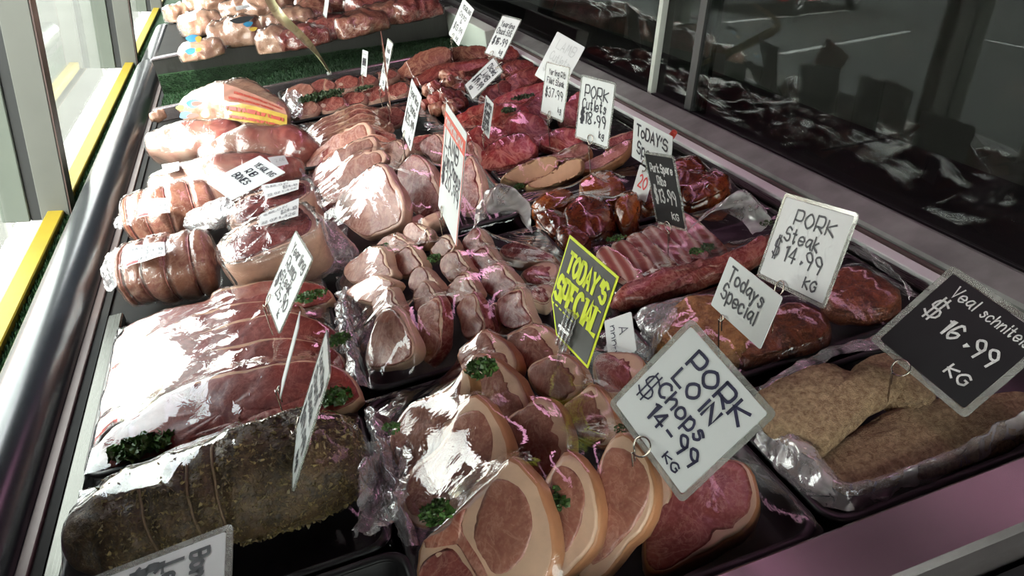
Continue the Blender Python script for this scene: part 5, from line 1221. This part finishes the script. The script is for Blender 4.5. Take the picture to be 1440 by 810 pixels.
sign('black veal schnitels card in clear plastic, chalk price sixteen ninety nine', [0.4776, 0.4084, 0.1033], [0.0856, -0.9768, -0.1962], [0.8018, -0.0494, 0.5956], .1006, .0931,
     [('$', .07, .23, .50, .22, .022), ('16.99', .31, .88, .44, .19, .026), ('KG', .64, .86, .15, .12, .022)], 'cardblack', 'chalk', border=.006, pen=.03, clip=(-.12, -.02), seed=14, prong=.03,
     extra=[('italic_lettering', [('Veal', .14, .40, .80, .13, .016), ('schnitels', .47, .97, .80, .115, .014)], 'chalk', .014, .0009)], jit=.12, slant=.12)
sign('black chalk card for pork spare ribs leaning in the marinated tray', [0.4037, 0.7701, 0.125], [0.1192, -0.9775, 0.174], [-0.0744, 0.1659, 0.9833], .0622, .0918,
     [('Pork', .12, .45, .76, .12, .018), ('Spare', .50, .92, .76, .12, .018), ('Ribs', .3, .62, .58, .12, .018), ('$13.99', .1, .88, .32, .2, .024), ('KG', .62, .86, .1, .1, .02)], 'cardblack', 'chalk', border=.003, clip=(-.05, .0), seed=15)
c2 = (P(892, 163, .155) + P(946, 192, .155)) / 2; u2 = unit(P(946, 192, .155) - P(892, 163, .155)); v2 = unit((.12, .02, .99))
sign('white card reading Todays Special partly behind the black rib card', c2 - v2 * .029, u2, v2, float(np.linalg.norm(P(946, 192, .155) - P(892, 163, .155))), .058,
     [('ToDAY', .10, .72, .60, .26), ("'S", .70, .92, .60, .26), ('Special', .14, .86, .18, .28)], pen=.05, seed=16, clip=(-.1, 0), name='special_card')
sign('white pork cutlets card with big capitals, eighteen ninety nine', [0.4528, 1.0822, 0.1329], [0.2369, -0.9715, -0.0018], [0.2257, 0.0532, 0.9727], .0842, .0980,
     [('PORK', .14, .88, .70, .18), ('Cutlets', .10, .86, .50, .17), ('$', .08, .2, .28, .19, .04), ('18.99', .22, .88, .27, .19), ('kg', .72, .88, .1, .11, .02)], border=.003, pen=.026, clip=(.0, .06), seed=17)
sign('tall white yearling rib fillet steak card in front of the faded lamb card', [0.4434, 1.2264, 0.1338], [-0.0078, -0.9948, 0.1012], [0.2737, 0.0952, 0.9571], .1116, .0878,
     [('Yerling', .16, .64, .80, .11), ('Rib', .70, .92, .80, .11), ('Fillet', .12, .46, .62, .12), ('Steak', .52, .9, .62, .12), ('$37.99', .1, .9, .36, .18, .025), ('kg', .76, .9, .12, .1)], border=.003, pen=.02, clip=(-.04, .03), seed=18)
sign('faded white lamb cutlets card behind the rib fillet card', [0.4941, 1.3277, 0.154], [0.2203, -0.9507, -0.2182], [0.5836, -0.0508, 0.8105], .0837, .0865,
     [('LAMB', .2, .84, .70, .19), ('Cutlets', .16, .86, .45, .17), ('$', .14, .26, .2, .16)], ink='inkpale', pen=.02, seed=19, clip=(0, 0))
sign('white yearling chuck steak card with wire ring at the far end', [0.5219, 1.7539, 0.1244], [0.2041, -0.9786, -0.0271], [0.6127, 0.1061, 0.7832], .0865, .0970,
     [('Yearling', .14, .88, .74, .14), ('Chuck', .08, .56, .55, .15), ('Stk', .62, .92, .55, .15), ('$16.99', .1, .9, .28, .18, .03), ('kg', .7, .88, .08, .11)], border=.003, pen=.022, clip=(-.1, .04), seed=20)
sign('white card for osso cuts at the farthest corner by the pale end board', [0.483, 1.9654, 0.1342], [0.0025, -0.983, -0.1834], [0.5008, -0.1575, 0.8511], .0885, .0958,
     [('YEARLING', .22, .92, .80, .10), ('Osso', .2, .8, .60, .13), ('&', .45, .58, .46, .1), ('$13.99', .14, .86, .24, .15, .025), ('kg', .6, .78, .07, .1)], pen=.022, clip=(-.1, .06), seed=21)
sign('white diced lamb card lying tilted on the far heap of red meat', [0.3871, 1.4659, 0.1169], [-0.114, -0.99, -0.0825], [0.812, -0.1407, 0.5664], .0905, .0820,
     [('Diced', .2, .86, .74, .16), ('LAMB', .16, .82, .50, .17), ('$19.99', .12, .88, .24, .19, .04), ('KG', .3, .5, .06, .1)], border=.003, pen=.034, seed=22, clip=(.2, 1.0))
sign('narrow white card with dense black writing on the red steaks', [0.3289, 1.2535, 0.1076], [-0.0922, -0.9957, 0.0128], [0.2757, -0.0132, 0.9612], .0623, .0591,
     [('Yearling', .1, .9, .76, .15), ('Rump', .14, .84, .54, .17, .06), ('Steak', .14, .84, .32, .17, .06), ('$25.99', .1, .9, .1, .17, .05)], pen=.045, seed=23, clip=(0, .03), clipr=.005)
sign('tall lamb loin chops card with a red printed header, at the centre of the case', [0.183, 0.9125, 0.1543], [-0.0809, -0.9967, -0.0039], [0.2407, -0.0233, 0.9703], .1370, .1411,
     [('LAMB', .12, .78, .64, .14), ('Loin', .1, .42, .48, .14), ('Chops', .46, .95, .48, .13), ('$', .08, .22, .31, .15, .035), ('20.99', .28, .92, .31, .14)], pen=.02, seed=24, clip=(-.2, .04), clipr=.009,
     extra=[('header_lettering', [('nmwnmunw', .08, .92, .835, .09, .018)], 'card', .02, .0014)])
lam = [o for o in bpy.context.scene.objects if o.get('label', '').startswith('tall lamb loin')][0]
mb = MB(); a_, b_ = .1370 / 2, .1411 / 2
mb.box(-a_, b_ * .60, .0005, a_, b_ * .86, .0008)
for x0, x1, y0, y1 in ((-a_, -a_ * .95, -b_ * .6, b_ * .60), (a_ * .965, a_, -b_, b_ * .60)): mb.box(x0, y0, .0005, x1, y1, .0008)
mb.build('red_header', M['cardred'], lam)
sign('white yearling card standing in the steak slices left of the red headed sign', [0.2045, 1.2685, 0.1343], [-0.0555, -0.9892, -0.1357], [0.3381, -0.1465, 0.9296], .0854, .0933,
     [('Yearling', .1, .9, .76, .14), ('T-bone', .12, .86, .54, .16), ('$25.99', .1, .9, .28, .18, .03), ('kg', .7, .88, .08, .1)], pen=.024, seed=25, clip=(-.15, .05))
sign('white half of the twin cards among the far lamb chops', [0.2333, 1.6488, 0.1376], [0.0351, -0.9977, -0.058], [0.3733, -0.0408, 0.9268], .0482, .1008,
     [('Veal', .15, .8, .76, .13), ('steak', .1, .9, .55, .14), ('$29', .14, .82, .32, .15), ('kg', .5, .8, .1, .1)], border=.003, pen=.022, seed=26, clip=(0, .02), clipr=.005)
sign('red backed half of the twin cards among the far lamb chops', [0.2089, 1.4986, 0.1558], [-0.1428, -0.9416, -0.3049], [0.0375, -0.313, 0.949], .0810, .1302,
     [], 'labelpink', pen=.022, seed=27, clip=(.1, .0), clipr=.005)
sign('tiny white tag with a dark printed block at the far edge of the lamb chops', [0.218, 1.8865, 0.099], [0.0562, -0.9944, 0.0899], [0.2966, 0.1026, 0.9495], .0643, .0575,
     [('HHMHH', .2, .8, .42, .26, .07), ('nnnnnnnn', .15, .85, .30, .06, .012), ('nnnnnnnn', .15, .85, .82, .06, .012), ('IIII', .3, .7, .05, .12, .03)], pen=.04, seed=28, clip=(0, 0), clipr=.004, name='price_tag')
sign('white yearling rump steak card with wire ring, above the left steaks', [-0.038, 0.7918, 0.1239], [0.1024, -0.9925, 0.0663], [0.6055, 0.1151, 0.7875], .1020, .0884,
     [('Yearling', .18, .92, .78, .14), ('Rump', .2, .74, .58, .15), ('Steak', .2, .78, .40, .14), ('$', .08, .2, .28, .17, .04), ('25.90', .26, .88, .2, .16, .024), ('k', .66, .76, .06, .1)], border=.002, pen=.024, seed=29, clip=(-.3, .07))
sign('white card seen nearly edge on at the near end of the rump tray', [-0.0381, 0.5348, 0.1309], [-0.0837, -0.9963, 0.0188], [0.4712, -0.0229, 0.8817], .0687, .1131,
     [('Yearling', .12, .9, .80, .1), ('Round', .14, .8, .64, .11), ('Steak', .14, .82, .48, .11), ('$19.99', .1, .9, .26, .13, .03), ('kg', .6, .84, .1, .08)], border=.002, pen=.024, seed=30, clip=(-.36, .2))
sign('thin card seen edge on between the rump sign and the near edge card', [-0.0485, 0.6468, 0.1187], [-0.095, -0.9898, 0.1064], [0.461, 0.051, 0.8859], .0377, .0744, [], seed=31, clip=(0, .0), clipr=.003)
sign('boneless leg card in clear plastic at the bottom edge over the herb roast', [-0.1568, 0.4167, 0.1036], [-0.0816, -0.9872, -0.1371], [0.9809, -0.1039, 0.1646], .0751, .1016,
     [('Boneless', .12, .96, .74, .14), ('Leg', .14, .46, .52, .15), ('Lamb', .52, .94, .50, .15), ('$', .06, .2, .30, .2), ('16.99', .24, .88, .24, .17), ('KG', .6, .82, .06, .09)], border=.005, pen=.03, seed=32, clip=(-.3, .0))
yw_, yh_ = .0795, .0929
sign('yellow and charcoal todays special card with clear plastic clip, centre front', [0.2096, 0.5699, 0.1378], [0.1399, -0.9833, -0.1163], [0.3546, -0.0599, 0.9331], yw_, yh_,
     [], 'cardyellow', poly=[(-.20 * yw_, -.5 * yh_), (.5 * yw_, -.5 * yh_), (.5 * yw_, .5 * yh_), (-.5 * yw_, .5 * yh_), (-.5 * yw_, -.20 * yh_)], seed=33, name='special_card',
     extra=[('dark_panel', [], 'cardblack', .1, .0008)], jit=.1)
yc = bpy.context.scene.objects; ysign = [o for o in yc if o.get('label', '').startswith('yellow and charcoal')][0]
pn = [o for o in ysign.children if o.name.startswith('dark_panel')][0]
m_ = .028; V, F = card_mesh([(-.185 * yw_, (-.5 + m_) * yh_), ((.5 - m_) * yw_, (-.5 + m_) * yh_), ((.5 - m_) * yw_, (.5 - m_) * yh_), ((-.5 + m_) * yw_, (.5 - m_) * yh_), ((-.5 + m_) * yw_, -.19 * yh_)], .0006, .0006)
pn.data.clear_geometry(); pn.data.from_pydata([tuple(map(float, q)) for q in V], [], F); pn.data.update(); M['cardchar'] = plain('charcoal print', (.045, .046, .04), .45, vary=.1); pn.data.materials.clear(); pn.data.materials.append(M['cardchar'])
LV, LF = lettering([("TODAY'S", .14, .93, .67, .20, .042), ('SPECIAL', .06, .95, .34, .25, .052), ('-------', .12, .95, .47, .35, .016), ('------', .04, .55, .16, .35, .018)], yw_, yh_, .06, .06, 3, .06, .0014)
mesh_obj('yellow_lettering', LV, LF, M['cardyellow'], ysign, False)
M['clearclip'] = film_mat('clear clip plastic', .14, .9, .08, (.85, .85, .85), .1, 40, .1)
mb = MB()
for dx in (-.006, 0, .006): mb.box(dx - .0018, -.55 * yh_, .002, dx + .0018, -.12 * yh_, .006, .0008)
mb.box(-.010, -.36 * yh_, .0018, .010, -.30 * yh_, .007, .001); mb.tube([(0, -.5 * yh_, .004), (.003, -.72 * yh_, .003), (.004, -.95 * yh_, .0)], .0016, 8)
mb.build('clear_clip', M['clearclip'], ysign)
sign('white card reading yearling rib bones lying flat on the bagged leg', np.array([-0.0737, 1.2187, 0.1078]), [0.4374, -0.8739, -0.2122], [0.8992, 0.4231, 0.1112], .0731, .0952,
     [('YEARLING', .24, .92, .76, .11, .016), ('RIB', .30, .60, .56, .13), ('BONES', .22, .74, .36, .13)], pen=.022, seed=34)
sign('bluish loose card slid into the back right corner of the pork chop tray', P(872, 472, .052), unit(P(868, 505, .04) - P(862, 455, .06)), (.7, .3, .65), .045, .032, [('A', .3, .5, .5, .3), ('nnnn', .2, .9, .2, .2)], 'card', 'inkblue', pen=.03, seed=35, name='price_tag')
sign('little white price card standing in the far bay beyond the turf', P(458, 14, .165), (.0, -.98, -.15), (.35, -.1, .93), .055, .07, [('$9.99', .1, .9, .4, .25), ('kg', .5, .8, .15, .15)], 'card', 'inkgrey', pen=.03, seed=36, clip=(0, .03), clipr=.005)
# ------------------------------------------------------------------ everything on the sloping deck is tipped with it
bpy.context.view_layer.update()
for o in list(SC.objects):
    if o.parent is None and o.name not in WORLD_OBJS:
        o.matrix_world = DECK @ o.matrix_basis
bpy.context.view_layer.update()

# ------------------------------------------------------------------ daylight and camera
w = bpy.data.worlds.new('sky'); SC.world = w; w.use_nodes = True; nt = w.node_tree; nt.nodes.clear()
ow = nt.nodes.new('ShaderNodeOutputWorld'); bg = nt.nodes.new('ShaderNodeBackground'); tc = nt.nodes.new('ShaderNodeTexCoord')
sp = nt.nodes.new('ShaderNodeSeparateXYZ'); rp = nt.nodes.new('ShaderNodeValToRGB')
nt.links.new(tc.outputs['Generated'], sp.inputs[0]); nt.links.new(sp.outputs['Z'], rp.inputs[0])
rp.color_ramp.elements[0].position = 0; rp.color_ramp.elements[0].color = (1, .99, .93, 1)
rp.color_ramp.elements[1].position = .8; rp.color_ramp.elements[1].color = (.74, .82, .86, 1)
nt.links.new(rp.outputs[0], bg.inputs[0]); bg.inputs[1].default_value = SKY
nt.links.new(bg.outputs[0], ow.inputs[0])
sd = bpy.data.lights.new('sun', 'SUN'); sd.energy = SUN; sd.angle = math.radians(2.5); sd.color = (1, .95, .86)
so = bpy.data.objects.new('sun', sd); COL.objects.link(so)
so.rotation_euler = Vector(SUNDIR).to_track_quat('-Z', 'Y').to_euler()

cam = bpy.data.cameras.new('camera'); cam.sensor_width = 36; cam.lens = 36 * FPX / 1440; cam.clip_start = .02; cam.clip_end = 200
co = bpy.data.objects.new('camera', cam); COL.objects.link(co)
R3 = Matrix([list(map(float, r)) for r in RC])
co.matrix_world = DECK @ (Matrix.Translation(Vector(EYE)) @ R3.to_4x4())
SC.camera = co
SC.view_settings.view_transform = 'Standard'; SC.view_settings.look = 'None'; SC.view_settings.gamma = 1
SC.view_settings.exposure = EXPO; SC.view_settings.use_curve_mapping = False
SC.cycles.max_bounces = 8; SC.cycles.transparent_max_bounces = 24; SC.cycles.caustics_reflective = False; SC.cycles.caustics_refractive = False
SC.cycles.use_denoising = True; SC.cycles.sample_clamp_indirect = 6
